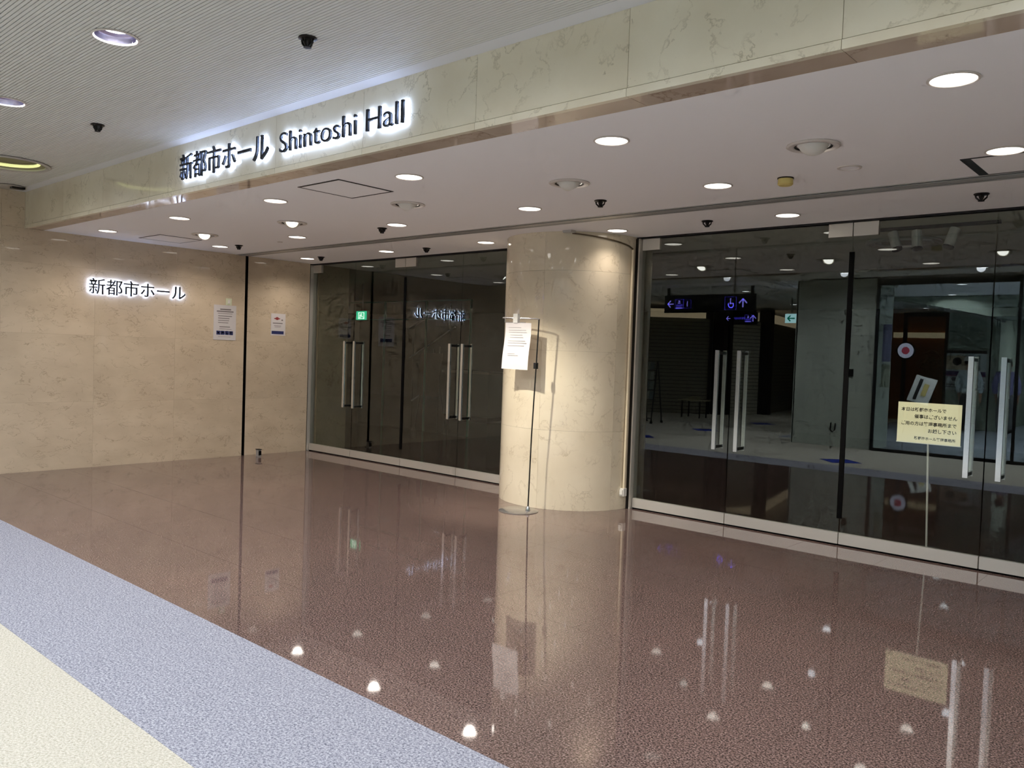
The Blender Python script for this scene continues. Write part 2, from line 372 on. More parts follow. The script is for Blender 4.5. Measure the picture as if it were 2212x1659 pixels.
cu = obj('ceiling_concourse', MB().box(-16, XR, -2.4, YB0, 3.22, 3.3), PLENUM)
struct(cu, 'ribbed pale grey ceiling of the concourse in front of the marble beam')
obj('margin_strip', MB().box(XW, XR, 2.93, YB0 - 0.001, HU, HU + 0.03), MARGIN, cu)
CONL = [(-4.33, 1.757), (-6.09, 1.79), (-7.85, 1.77), (-2.57, 1.77), (-0.81, 1.77), (0.95, 1.77), (2.7, 1.77)]
RINGS = [(-8.2, 2.42)]
holes = [(x, y, 0.105) for x, y in CONL] + [(x, y, 0.32) for x, y in RINGS]
SP = 0.02
slat_full = MB().box(-16, XR, 0.0008, SP - 0.0038, 0, 0.02).mesh('ceiling_slat', SLATM)
ns = int((2.93 + 1.26) / SP)
for k in range(ns):
    y0 = 2.93 - SP * (k + 1); yc = y0 + SP / 2
    cuts = []
    for hx, hy, hr in holes:
        d = abs(hy - yc)
        if d < hr: c = math.sqrt(hr * hr - d * d); cuts.append((hx - c, hx + c))
    if not cuts:
        link('ceiling_slat', slat_full, cu, (0, y0, HU))
    else:
        mb = MB(); xx = -16.0
        for a, b in sorted(cuts): mb.box(xx, a, y0 + 0.0008, y0 + SP - 0.0038, HU, HU + 0.02); xx = b
        mb.box(xx, XR, y0 + 0.0008, y0 + SP - 0.0038, HU, HU + 0.02)
        obj('ceiling_slat', mb, SLATM, cu)

# ------------------------------------------------------------------ round pillar
PC, PR = (-5.05, 6.60), 0.70
pl = obj('pillar', MB().lathe([(PR - 0.012, 0), (PR - 0.012, HC)], (PC[0], PC[1], 0), 64), FINEJOINT, None, True)
struct(pl, 'round cream marble pillar between the two banks of glass doors')
def arc_panel(a0, a1, z0, z1):
    mb = MB(); n = 10; g = 0.0006
    aa = [a0 + g / PR + (a1 - a0 - 2 * g / PR) * i / n for i in range(n + 1)]
    def ring(r, z): return [(PC[0] + r * math.cos(a), PC[1] + r * math.sin(a), z) for a in aa]
    A, B, C, D = ring(PR, z0 + g), ring(PR, z1 - g), ring(PR - 0.02, z1 - g), ring(PR - 0.02, z0 + g)
    mb.v = A + B + C + D; m = n + 1
    for p, q in ((0, 1), (1, 2), (2, 3), (3, 0)):
        for i in range(n): mb.f.append((p * m + i, p * m + i + 1, q * m + i + 1, q * m + i))
    mb.f += [(0, m, 2 * m, 3 * m), (n, m + n, 2 * m + n, 3 * m + n)]
    return mb
for k in range(6):
    a0 = math.radians(-77 + 60 * k)
    for z0, z1 in zip(zs + [HC], (zs + [HC])[1:]): obj('marble_panel', arc_panel(a0, a0 + PI / 3, z0, z1), MARBLE_PILLAR, pl, True)

# ------------------------------------------------------------------ glass doors
hd = obj('trim_3', MB().box(-9.75, -5.6, YG - 0.03, YG + 0.03, HC - 0.016, HC).box(-4.5, -0.2, YG - 0.03, YG + 0.03, HC - 0.016, HC), BLACK)
struct(hd, 'thin black head channel above the glass doors')
def jamb(n, x0, x1, lab):
    o = obj(f'trim_{n}', MB().box(x0, x1, YG - 0.05, YG + 0.06, 0, HC - 0.016), DARKMETAL); struct(o, lab)
    obj('steel_edge', MB().box(x1 - 0.012, x1 + 0.003, YG - 0.053, YG + 0.063, 0, HC - 0.016), STEEL, o)
jamb(4, -9.76, -9.69, 'dark metal jamb where the doors meet the beige marble wall')
jamb(5, -4.375, -4.305, 'dark metal jamb between the round pillar and the doors')
def door(n, x0, x1, hinge, label, gap_strip=False):
    e = empty(f'door_{n}', ((x0 + x1) / 2, YG, 0)); struct(e, label)
    g = 0.004; a, b = x0 + g, x1 - g
    obj('glass_pane', MB().box(a, b, YG - 0.006, YG + 0.006, 0.10, HC - 0.02), GLASS, e)
    obj('bottom_rail', MB().box(a, b, YG - 0.02, YG + 0.02, 0.014, 0.104), STEEL, e)
    obj('bottom_seal', MB().box(a, b, YG - 0.012, YG + 0.012, 0.001, 0.015), RUBBER, e)
    pw = 0.19
    px0, px1 = (a, a + pw) if hinge == 'L' else (b - pw, b)
    pf = obj('patch_fitting', MB().box(px0, px1, YG - 0.018, YG + 0.018, HC - 0.125, HC - 0.018), STEEL, e)
    hx = b - 0.10 if hinge == 'L' else a + 0.10
    hb = obj('handle', MB().box(hx - 0.017, hx + 0.017, YG - 0.085, YG - 0.065, 0.67, 1.55), CHROME, e)
    obj('inner_bar', MB().box(hx - 0.017, hx + 0.017, YG + 0.065, YG + 0.085, 0.67, 1.55), CHROME, hb)
    obj('handle_mount', MB().box(hx - 0.011, hx + 0.011, YG - 0.066, YG + 0.066, 1.515, 1.54).box(hx - 0.011, hx + 0.011, YG - 0.066, YG + 0.066, 0.68, 0.705), DARKMETAL, hb)
    if gap_strip:
        obj('gap_strip', MB().box(b - 0.018, b + 0.020, YG - 0.014, YG - 0.0062, 0.22, 2.36), RUBBER, e)  # added black strip standing in for the dark, unreflecting gap between two leaves
DL = [(-9.685, -8.74), (-8.74, -7.73), (-7.73, -6.735), (-6.735, -5.74)]
DR = [(-4.30, -3.33), (-3.33, -2.33), (-2.33, -1.325), (-1.325, -0.325)]
lab_l = ['glass door leaf beside the beige marble wall, left of the round pillar',
         'second glass door leaf from the beige marble wall, left of the pillar',
         'third glass door leaf from the beige marble wall, left of the pillar',
         'glass door leaf touching the round pillar on its left side']
lab_r = ['glass door leaf next to the white conduit on the right of the pillar',
         'second glass door leaf to the right of the round pillar',
         'glass door leaf with the cream notice board standing behind it',
         'rightmost glass door leaf, cut off by the picture edge']
for i, (a, b) in enumerate(DL): door(i + 1, a, b, 'LRLR'[i], lab_l[i], i == 1)
for i, (a, b) in enumerate(DR): door(i + 5, a, b, 'LRLR'[i], lab_r[i], i == 1)
wb = obj('wall_right', MB().box(-0.30, XR, YG - 0.04, YG + 0.2, 0, HC), MARBLE_PILLAR); struct(wb, 'marble wall past the last glass door')

# ------------------------------------------------------------------ dark lobby behind the glass
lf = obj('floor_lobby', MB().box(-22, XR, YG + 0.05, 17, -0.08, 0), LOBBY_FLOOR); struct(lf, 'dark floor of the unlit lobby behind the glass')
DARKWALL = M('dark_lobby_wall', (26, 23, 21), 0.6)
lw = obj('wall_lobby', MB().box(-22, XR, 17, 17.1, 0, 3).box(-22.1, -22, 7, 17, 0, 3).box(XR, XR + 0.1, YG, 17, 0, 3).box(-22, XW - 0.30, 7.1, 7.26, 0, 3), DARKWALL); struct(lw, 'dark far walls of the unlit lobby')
lc = obj('ceiling_lobby', MB().box(-22, XR, YG + 0.06, 17, HC, HC + 0.1), M('lobby_ceiling', (190, 192, 176), 0.8)); struct(lc, 'dim ceiling of the unlit lobby')

# ------------------------------------------------------------------ lamps
def make_downlight():
    e = empty('downlight', (0, 0, 0))
    obj('trim_ring', MB().lathe([(0.086, 0.0), (0.096, 0.0), (0.098, -0.004), (0.090, -0.008), (0.086, -0.006), (0.086, 0.0)], n=40, closed_ends=False), RING, e, True)
    obj('lens', MB().lathe([(0.0001, -0.0045), (0.087, -0.0035), (0.087, -0.0005)], n=40), LENS, e, True)
    return e
XS = [-9.0, -7.40, -5.79, -4.18, -2.55, -0.90]
rows = [(3.605, 'in the row along the marble beam'), (4.915, 'in the middle ceiling row'), (6.17, 'in the row nearest the glass doors')]
proto = make_downlight(); first = True
for y, rl in rows:
    for i, x in enumerate(XS):
        if y > 6 and i == 5: continue
        xo = x - 0.06 * (y - 3.6) / 1.3
        if y > 6 and i == 3: xo = -4.262
        o = proto if first else copy_tree(proto, (xo, y, HC)); first = False
        o.location = (xo, y, HC); ORG[o.name] = (xo, y, HC)
        tag(o, f'round recessed downlight {rl}, {ORD[i]} from the marble wall', 'downlight', 'downlights in the white ceiling')
        near = y > 6 and i == 3      # the lamp a hand's breadth from the pillar is a weaker one
        spot(o, (xo, y, HC - 0.014), (xo, y, 0), P_DOWN * (0.42 if near else 1), 128 if near else 150, 1.0, WARM, 0.06)
def eyeball(x, y, target, label, power, beam=62):
    e = empty('eyeball_spotlight', (x, y, HC)); tag(e, label, 'spotlight', 'swivelling eyeball spotlights in the white ceiling')
    obj('trim_ring', MB().lathe([(0.085, 0), (0.135, 0), (0.138, -0.006), (0.128, -0.012), (0.10, -0.010), (0.085, 0)], (x, y, HC), 40, False), RING, e, True)
    obj('gap_ring', MB().lathe([(0.086, -0.003), (0.102, -0.0105), (0.102, -0.001)], (x, y, HC), 40, False), DARKMETAL, e, True)
    d = (Vector(target) - Vector((x, y, HC))).normalized()
    c = Vector((x, y, HC + 0.030)); up = Vector((0, 0, 1)); a = d.cross(up).normalized(); b = d.cross(a)
    # swivelling ball with its face cut flat towards the aim
    mb = MB(); n = 28; k = 9; R = 0.084
    for i in range(k):
        th = math.radians(44 + (136 - 44) * i / (k - 1))
        for j in range(n):
            w = 2 * PI * j / n; mb.v.append(tuple(c + R * (math.cos(th) * d + math.sin(th) * (math.cos(w) * a + math.sin(w) * b))))
    for i in range(k - 1):
        for j in range(n): mb.f.append((i * n + j, i * n + (j + 1) % n, (i + 1) * n + (j + 1) % n, (i + 1) * n + j))
    ball = obj('swivel_ball', mb, WHITEP, e, True)
    obj('lamp_face', MB().disc(c + d * 0.060, 0.050, d, 28), EYELENS, ball)
    spot(e, tuple(c + d * 0.105), target, power, beam, 0.8, EYEC, 0.03)
eyeball(-8.27, 4.31, (-6.6, 3.2, 0.9), 'white eyeball spotlight nearest the marble wall with the lit sign', P_EYE * 0.35)
eyeball(-6.66, 4.33, (-4.3, 2.7, 1.0), 'white eyeball spotlight shining brightly towards the camera, second from the wall', P_EYE * 0.35)
eyeball(-4.963, 4.275, (-4.98, 5.9, 0.40), 'white eyeball spotlight aimed at the round pillar', P_EYE * 4.0, 60)
eyeball(-3.393, 4.331, (-3.0, 6.6, 0.3), 'white eyeball spotlight in front of the doors right of the pillar', P_EYE * 0.45)
eyeball(-1.728, 4.282, (-1.9, 7.0, 0.9), 'large-looking white eyeball spotlight nearest the camera, above the cream notice', P_EYE * 7.0, 32)

def concourse_light(x, y, z, label, power=P_CON, beam=True):
    e = empty('concourse_downlight', (x, y, z)); tag(e, label, 'downlight', 'deep downlights in the ribbed ceiling')
    obj('trim_ring', MB().lathe([(0.097, 0.0), (0.112, 0.0), (0.115, -0.005), (0.104, -0.008), (0.097, 0.0)], (x, y, z), 36, False), RING, e, True)
    obj('reflector', MB().lathe([(0.098, 0.0), (0.092, 0.03), (0.085, 0.034), (0.066, 0.040)], (x, y, z), 36, False), REFLECTOR, e, True)
    obj('lamp_face', MB().disc((x, y, z + 0.039), 0.066, (0, 0, -1), 24), CONLENS, e)
    if beam: spot(e, (x, y, z - 0.012), (x, y, 0), power, 174, 1.0, COOL, 0.05)
names = ['deep silvery downlight in the ribbed ceiling, seen whole', 'deep silvery downlight in the ribbed ceiling at the left picture edge']
for i, (x, y) in enumerate(CONL):
    concourse_light(x, y, HU, names[i] if i < 2 else f'deep downlight of the ribbed ceiling outside the picture, {ORD[i - 2]} of its row')

# large round recessed luminaire at the left edge of the slatted ceiling
def ring_lamp(x, y, z, label, r=0.33):
    e = empty('ring_luminaire', (x, y, z)); tag(e, label, 'ceiling lamp')
    obj('outer_ring', MB().lathe([(r - 0.035, 0.0), (r, 0.0), (r + 0.012, -0.010), (r - 0.005, -0.020), (r - 0.035, -0.012), (r - 0.035, 0)], (x, y, z), 48, False), ALU, e, True)
    obj('recess', MB().lathe([(r - 0.033, -0.01), (r - 0.04, 0.06), (r - 0.10, 0.11), (0.001, 0.12)], (x, y, z), 48, False), M('luminaire_recess', (132, 122, 108), 0.5), e, True)
    pts = [(x + (r - 0.085) * math.cos(a), y + (r - 0.085) * math.sin(a), z + 0.02) for a in [2 * PI * i / 40 for i in range(41)]]
    obj('lamp_tube', MB().tube(pts, 0.014, 8), YELLOWTUBE, e, True)
ring_lamp(*RINGS[0], HU, 'large round recessed ceiling lamp with a yellow tube at the left picture edge')

# ------------------------------------------------------------------ backlit lettering
def glyph_mesh(ch, extrude, offset=0.0):
    cu_ = bpy.data.curves.new('glyph', 'FONT'); cu_.body = ch; cu_.size = 1.0; cu_.extrude = extrude; cu_.offset = offset
    cu_.resolution_u = 4
    o = bpy.data.objects.new('glyph', cu_); COL.objects.link(o)
    dg = bpy.context.evaluated_depsgraph_get(); dg.update()
    me = bpy.data.meshes.new_from_object(o.evaluated_get(dg))
    bpy.data.objects.remove(o); bpy.data.curves.remove(cu_)
    return me
def bbox(me):
    xs_ = [v.co.x for v in me.vertices]; ys_ = [v.co.y for v in me.vertices]
    return (min(xs_), max(xs_), min(ys_), max(ys_)) if xs_ else (0, 0, 0, 0)
def place_letters(sign, text, width, mat4, height=None, depth=0.016, stand=0.021, offset=0.0, glow_offset=0.0):
    """text laid out from x=0 to x=width (baseline y=0) in the sign's plane; mat4 carries it into the world"""
    off = []; allmax = 0; prefix = ''
    first_min = None
    for i, ch in enumerate(text):
        prefix += ch
        if ch == ' ': off.append(None); continue
        mx = bbox(glyph_mesh(prefix, 0))[1]; bb = bbox(glyph_mesh(ch, 0)); off.append(mx - bb[1])
        if first_min is None: first_min = off[-1] + bb[0]
        allmax = mx
    sx = width / (allmax - first_min); sy = height if height else sx
    for ch, o in zip(text, off):
        if o is None: continue
        made = []
        for nm, ext, ofs, z0, mat in (('letter', 0.5, offset, stand, LETTER), ('letter_glow', 0.5, glow_offset, stand - 0.007, GLOW)):
            me = glyph_mesh(ch, ext, ofs); th = depth if nm == 'letter' else 0.006
            for v in me.vertices:
                c = Vector(((v.co.x + o - first_min) * sx, v.co.y * sy, z0 + (v.co.z + 0.5) * th)); v.co = mat4 @ c - Vector(org(sign))
            me.materials.clear(); me.materials.append(mat); me.update()
            if nm == 'letter': lo = link('letter', me, sign)
            else: link('letter_glow', me, lo)
# fascia sign (reads along +X, faces -Y)
fs = empty('backlit_sign', (-4.85, YB0, HC)); tag(fs, 'long backlit sign with Japanese and English letters on the marble beam', 'sign')
def mat_fascia(x, z): return Matrix(((1, 0, 0, x), (0, 0, -1, YB0), (0, 1, 0, z), (0, 0, 0, 1)))
def mat_left(y, z): return Matrix(((0, 0, 1, XW), (1, 0, 0, y), (0, 1, 0, z), (0, 0, 0, 1)))
place_letters(fs, '新都市ホール', 1.24, mat_fascia(-6.16, 2.715), offset=0.004)
place_letters(fs, 'Shintoshi Hall', 1.24, mat_fascia(-4.78, 2.722), height=0.188, offset=-0.004)
ls = empty('backlit_sign', (XW, 4.25, 1.95)); tag(ls, 'backlit sign of six Japanese characters on the beige marble wall', 'sign')
place_letters(ls, '新都市ホール', 1.12, mat_left(3.675, 1.985), offset=0.006, stand=0.019)

# ------------------------------------------------------------------ small fittings in the white ceiling
def sprinkler(x, y, z, label):
    e = empty('sprinkler_head', (x, y, z)); tag(e, label, 'sprinkler', 'dark sprinkler heads in the ceilings')
    obj('escutcheon', MB().lathe([(0.012, -0.0005), (0.046, -0.001), (0.047, -0.006), (0.038, -0.010), (0.012, -0.010)], (x, y, z), 20), DARKMETAL, e, True)
    mb = MB().lathe([(0.017, -0.008), (0.015, -0.026), (0.008, -0.040)], (x, y, z), 12)
    for a_ in (0.3, 1.87, 3.44, 5.01): mb.tube([(x + 0.036 * math.cos(a_), y + 0.036 * math.sin(a_), z - 0.006), (x + 0.031 * math.cos(a_), y + 0.031 * math.sin(a_), z - 0.026), (x + 0.010 * math.cos(a_), y + 0.010 * math.sin(a_), z - 0.046)], 0.006, 6)
    obj('frame', mb, DARKMETAL, e)
    obj('deflector', MB().lathe([(0.004, -0.044), (0.020, -0.047), (0.020, -0.050), (0.004, -0.051)], (x, y, z), 14), BLACK, e)
spr = [(-8.747, 4.98, HC, 'dark sprinkler head before the slot, nearest the marble wall'), (-6.142, 4.98, HC, 'dark sprinkler head before the slot, left of the pillar'),
       (-3.572, 4.94, HC, 'dark sprinkler head before the slot, right of the pillar'), (-8.803, 6.16, HC, 'dark sprinkler head near the glass, first from the marble wall'),
       (-6.855, 6.20, HC, 'dark sprinkler head near the glass, second from the marble wall'), (-3.326, 6.11, HC, 'dark sprinkler head near the glass, just right of the pillar'),
       (-1.303, 6.04, HC, 'dark sprinkler head near the glass at the right picture edge'), (-3.534, 2.36, HU, 'dark sprinkler head in the ribbed ceiling above the lit sign'),
       (-6.17, 2.39, HU, 'dark sprinkler head in the ribbed ceiling near the ring lamp')]
for s in spr: sprinkler(*s)
def hatch(x0, x1, y0, y1, label, t=0.016, tl=None):
    e = empty('access_hatch', ((x0 + x1) / 2, (y0 + y1) / 2, HC)); tag(e, label, 'hatch', 'square access hatches in the white ceiling')
    mb = MB(); z0, z1 = HC - 0.004, HC - 0.0005; L = tl or t
    mb.box(x0, x0 + L, y0, y1, z0, z1).box(x1 - t, x1, y0, y1, z0, z1).box(x0 + L, x1 - t, y0, y0 + t, z0, z1).box(x0 + L, x1 - t, y1 - t, y1, z0, z1)
    obj('hatch_frame', mb, DARKMETAL, e)
    obj('hatch_lid', MB().box(x0 + L + 0.001, x1 - t - 0.001, y0 + t + 0.001, y1 - t - 0.001, z0 + 0.001, z1), PAINT, e)
hatch(-5.15, -4.66, 3.385, 3.875, 'square hatch with dark frame in the white ceiling below the lit sign')
hatch(-9.25, -8.73, 4.04, 4.52, 'square hatch in the white ceiling beside the marble wall', 0.012)
hatch(-1.195, -0.69, 5.00, 5.46, 'square hatch in the white ceiling at the right picture edge', 0.010, 0.05)
e = empty('heat_detector', (-2.16, 4.94, HC)); tag(e, 'small yellowed round detector hanging from the white ceiling', 'detector')
obj('base_plate', MB().lathe([(0.05, 0), (0.05, -0.006), (0.04, -0.008)], (-2.16, 4.94, HC), 24), DARKMETAL, e, True)
obj('body', MB().lathe([(0.045, -0.006), (0.047, -0.04), (0.038, -0.048), (0.01, -0.05)], (-2.16, 4.94, HC), 24), YELLOWBOX, e, True)
e = empty('ceiling_speaker', (-1.745, 4.87, HC)); tag(e, 'flat white round speaker grille in the white ceiling', 'speaker')
obj('rim', MB().lathe([(0.052, 0), (0.068, 0), (0.068, -0.005), (0.055, -0.007), (0.052, 0)], (-1.745, 4.87, HC), 30, False), RING, e, True)
obj('grille', MB().lathe([(0.0001, -0.004), (0.053, -0.002)], (-1.745, 4.87, HC), 30), PAINT, e, True)
e = empty('ceiling_speaker', (-8.0, 5.05, HC)); tag(e, 'tiny white round cap in the white ceiling by the first sprinkler', 'cap')
obj('rim', MB().lathe([(0.02, 0), (0.03, 0), (0.03, -0.005), (0.02, -0.006), (0.02, 0)], (-8.0, 5.05, HC), 20, False), RING, e, True)
obj('grille', MB().lathe([(0.0001, -0.004), (0.021, -0.003)], (-8.0, 5.05, HC), 20), ALU, e, True)
e = empty('ceiling_bracket', (-9.45, 2.83, HU)); tag(e, 'dark metal bracket in the ceiling corner above the marble wall', 'bracket')
obj('plate', MB().lathe([(0.02, 0), (0.15, -0.001), (0.16, -0.010), (0.14, -0.016), (0.02, -0.014)], (-9.45, 2.80, HU), 32), ALU, e, True)
obj('clip', MB().box(-9.40, -9.33, 2.80, 2.92, HU - 0.032, HU - 0.012), DARKMETAL, e)

# ------------------------------------------------------------------ papers, switch and stop on the marble wall
def notice(y0, y1, z0, z1, label):
    e = empty('notice', (XW, (y0 + y1) / 2, z0)); tag(e, label, 'notice')
    obj('sheet', MB().box(XW + 0.0005, XW + 0.003, y0, y1, z0, z1), PAPER, e)
    return e
def bars(parent, rows_, mat, name='printed_lines'):
    mb = MB()
    for y0, y1, z0, z1 in rows_: mb.box(XW + 0.003, XW + 0.0036, y0, y1, z0, z1)
    o = obj(name, mb, mat, parent)
    if len(rows_) > 1: o['kind'] = 'stuff'
n1 = notice(5.185, 5.493, 1.506, 1.95, 'white notice with blue pictograms left of the dark groove on the marble wall')
bars(n1, [(5.27, 5.42, 1.888, 1.903), (5.225, 5.455, 1.862, 1.876), (5.24, 5.44, 1.84, 1.846), (5.245, 5.435, 1.806, 1.815), (5.245, 5.40, 1.778, 1.787), (5.245, 5.395, 1.750, 1.758), (5.245, 5.385, 1.722, 1.730), (5.265, 5.41, 1.668, 1.678), (5.265, 5.43, 1.643, 1.648), (5.25, 5.42, 1.545, 1.548)], GREYINK)
bars(n1, [(5.225 + 0.058 * i, 5.279 + 0.058 * i, 1.572, 1.622) for i in range(4)], NAVY, 'pictogram_row')
bars(n1, [(5.240, 5.262, 1.590, 1.606), (5.298, 5.305, 1.58, 1.612), (5.31, 5.325, 1.595, 1.61), (5.356, 5.365, 1.58, 1.614), (5.37, 5.385, 1.582, 1.598), (5.414, 5.424, 1.582, 1.614), (5.43, 5.442, 1.596, 1.61)], PAPER, 'pictogram_marks')
n2 = notice(6.003, 6.224, 1.594, 1.889, 'small white notice with a navy band right of the dark groove on the marble wall')
bars(n2, [(6.03, 6.18, 1.753, 1.765), (6.05, 6.16, 1.722, 1.728), (6.06, 6.15, 1.705, 1.710), (6.16, 6.185, 1.795, 1.812)], GREYINK)
bars(n2, [(6.015, 6.20, 1.612, 1.655)], NAVY, 'navy_band')
mb = MB(); 
for k in range(16):
    a = 2 * PI * k / 16; mb.v.append((XW + 0.0036, 6.095 + 0.028 * math.cos(a), 1.822 + 0.02 * math.sin(a)))
mb.f.append(tuple(range(16))); obj('red_emblem', mb, REDINK, n2)
bars(n2, [(6.05, 6.075, 1.815, 1.828), (6.12, 6.14, 1.815, 1.828)], REDINK, 'red_print')
e = empty('switch_plate', (XW, 5.39, 1.95)); tag(e, 'pale green switch plate above the notice on the marble wall', 'switch')
obj('plate', MB().box(XW + 0.0005, XW + 0.008, 5.345, 5.425, 1.952, 2.04), PALEGREEN, e)
obj('rocker', MB().box(XW + 0.008, XW + 0.012, 5.368, 5.402, 1.972, 2.02), WHITEP, e)
e = empty('door_stop', (-9.50, 5.75, 0)); tag(e, 'small metal door stop on the granite at the foot of the marble wall', 'door stop')
obj('post', MB().box(-9.53, -9.47, 5.735, 5.775, 0.0, 0.09), ALU, e)
obj('bumper', MB().box(-9.47, -9.46, 5.738, 5.772, 0.02, 0.075), RUBBER, e)
obj('cap', MB().box(-9.535, -9.455, 5.73, 5.78, 0.09, 0.098), DARKMETAL, e)

# ------------------------------------------------------------------ conduit on the pillar
ang = math.radians(-4); cx = PC[0] + (PR + 0.018) * math.cos(ang); cy = PC[1] + (PR + 0.018) * math.sin(ang)
e = empty('cable_conduit', (cx, cy, 0)); tag(e, 'thin white cable conduit running down the right side of the pillar', 'conduit')
obj('pipe', MB().tube([(cx, cy, 0.20), (cx, cy, 2.48)], 0.0125, 12), M('cream_conduit', (222, 206, 176), 0.5), e, True)
obj('socket', MB().box(cx - 0.026, cx + 0.022, cy - 0.032, cy + 0.02, 0.13, 0.205).box(cx - 0.018, cx + 0.014, cy - 0.045, cy - 0.03, 0.145, 0.19), WHITEP, e)
pts = []
for k in range(13):
    a = math.radians(-4 - 52 * k / 12); r_ = PR + 0.014
    pts.append((PC[0] + r_ * math.cos(a), PC[1] + r_ * math.sin(a), 2.49 + 0.10 * (k / 12) ** 0.6))
obj('cable', MB().tube(pts, 0.007, 8), M('brown_cable', (96, 80, 58), 0.6), e, True)
a = math.radians(-58); bx_, by_ = PC[0] + (PR + 0.05) * math.cos(a), PC[1] + (PR + 0.05) * math.sin(a)
obj('junction_plate', MB().box(bx_ - 0.05, bx_ + 0.05, by_ - 0.035, by_ + 0.035, HC - 0.02, HC - 0.001), ALU, e)

# ------------------------------------------------------------------ paper stand in front of the pillar
SX, SY = -4.835, 5.73
e = empty('poster_stand', (SX, SY, 0)); tag(e, 'thin metal stand holding a white paper notice before the round pillar', 'stand')
CLEARP = M('clear_base_plate', (150, 146, 142), 0.08, 0.6)
mb = MB().lathe([(0.001, 0.010), (0.175, 0.010), (0.185, 0.005), (0.185, 0.0), (0.001, 0.0)], (-4.915, 5.69, 0), 48)
obj('base', mb, CLEARP, e, True)
obj('collar', MB().lathe([(0.022, 0.012), (0.022, 0.03), (0.012, 0.05)], (SX, SY, 0), 18), CHROME, e, True)
po = obj('pole', MB().tube([(SX, SY, 0.01), (SX + 0.012, SY, 0.7), (SX + 0.042, SY - 0.004, 1.36), (SX + 0.058, SY - 0.006, 1.775)], 0.0065, 10), DARKMETAL, e, True)
obj('clamp', MB().box(SX + 0.022, SX + 0.052, SY - 0.02, SY + 0.012, 1.325, 1.38), BLACK, po)
ax, ay = SX + 0.058, SY - 0.006
obj('arm', MB().tube([(ax + 0.004, ay, 1.775), (ax - 0.02, ay, 1.783), (-5.225, ay + 0.004, 1.794)], 0.0075, 8).tube([(-5.195, ay, 1.792), (-5.19, ay - 0.008, 1.752), (-4.93, ay - 0.008, 1.748)], 0.004, 6), CHROME, e, True)
obj('clip', MB().box(-5.075, -5.02, ay - 0.022, ay + 0.012, 1.745, 1.83), M('clear_plastic_clip', (214, 212, 206), 0.2), e)
# slightly curled sheet
mb = MB(); n = 10; h0, h1 = 1.314, 1.748
for i in range(n + 1):
    t = i / n; z = h0 + (h1 - h0) * t; yy = ay - 0.016 - 0.022 * (1 - t) ** 2 - 0.006 * math.sin(6 * t)
    mb.v += [(-5.186 + 0.012 * t, yy, z), (-4.866 + 0.006 * t, yy + 0.004, z - 0.004)]
for i in range(n): mb.f.append((2 * i, 2 * i + 1, 2 * i + 3, 2 * i + 2))
ps = obj('paper', mb, PAPER, e); so = ps.modifiers.new('thickness', 'SOLIDIFY'); so.thickness = 0.0012
mb = MB()
for (z, x0, x1) in [(1.70, -5.13, -4.98), (1.675, -5.13, -4.92), (1.655, -5.13, -4.91), (1.63, -5.11, -4.96), (1.608, -5.11, -4.95), (1.575, -5.13, -4.92), (1.555, -5.13, -4.90), (1.53, -5.13, -4.93), (1.455, -5.12, -5.03), (1.438, -5.12, -4.99)]:
    t = (z - h0) / (h1 - h0); yy = ay - 0.0185 - 0.022 * (1 - t) ** 2 - 0.006 * math.sin(6 * t)
    mb.box(x0, x1, yy - 0.0004, yy + 0.0004, z, z + 0.0055)
o = obj('printed_lines', mb, M('pale_grey_print', (176, 172, 172), 0.8), ps); o['kind'] = 'stuff'

# ------------------------------------------------------------------ cream notice board on a stand behind the glass
BX, BY = -1.80, 7.02
e = empty('notice_board', (BX, BY, 0)); tag(e, 'cream notice board with Japanese text on a thin stand behind the glass door', 'notice board')
obj('base', MB().lathe([(0.001, 0.016), (0.14, 0.014), (0.15, 0.006), (0.15, 0.0), (0.001, 0.0)], (BX + 0.01, BY + 0.02, 0), 40), CLEARP, e, True)
obj('pole', MB().tube([(BX + 0.03, BY + 0.012, 0.01), (BX, BY + 0.012, 0.9)], 0.008, 10), ALU, e, True)
bd = obj('board', MB().box(-2.03, -1.565, BY - 0.004, BY + 0.004, 0.858, 1.178), CREAMBOARD, e)
obj('board_edge', MB().box(-2.034, -1.561, BY - 0.002, BY + 0.010, 0.852, 0.859), WHITEP, bd)
def flat_text(text, x0, x1, z, parent, mat, y, height=None, name='text_line', flip=False):
    me = glyph_mesh(text, 0.0, 0.022); b = bbox(me); s = (x1 - x0) / (b[1] - b[0]); sh = height or s; po_ = org(parent)
    for v in me.vertices:
        u = (v.co.x - b[0]) * s
        v.co = Vector(((x1 - u) if flip else (x0 + u), y, z + v.co.y * sh)) - Vector(po_)
    me.materials.clear(); me.materials.append(mat)
    return link(name, me, parent)
yt = BY - 0.0046
for t, x0, x1, z in (('本日は新都市ホールで', -2.005, -1.675, 1.110), ('催事はございません', -1.905, -1.595, 1.055), ('ご用の方は管理事務所まで', -2.0, -1.598, 0.998), ('お越し下さい', -1.80, -1.597, 0.945), ('新都市ホール管理事務所', -1.90, -1.600, 0.885)):
    o = flat_text(t, x0, x1, z, bd, INK, yt)

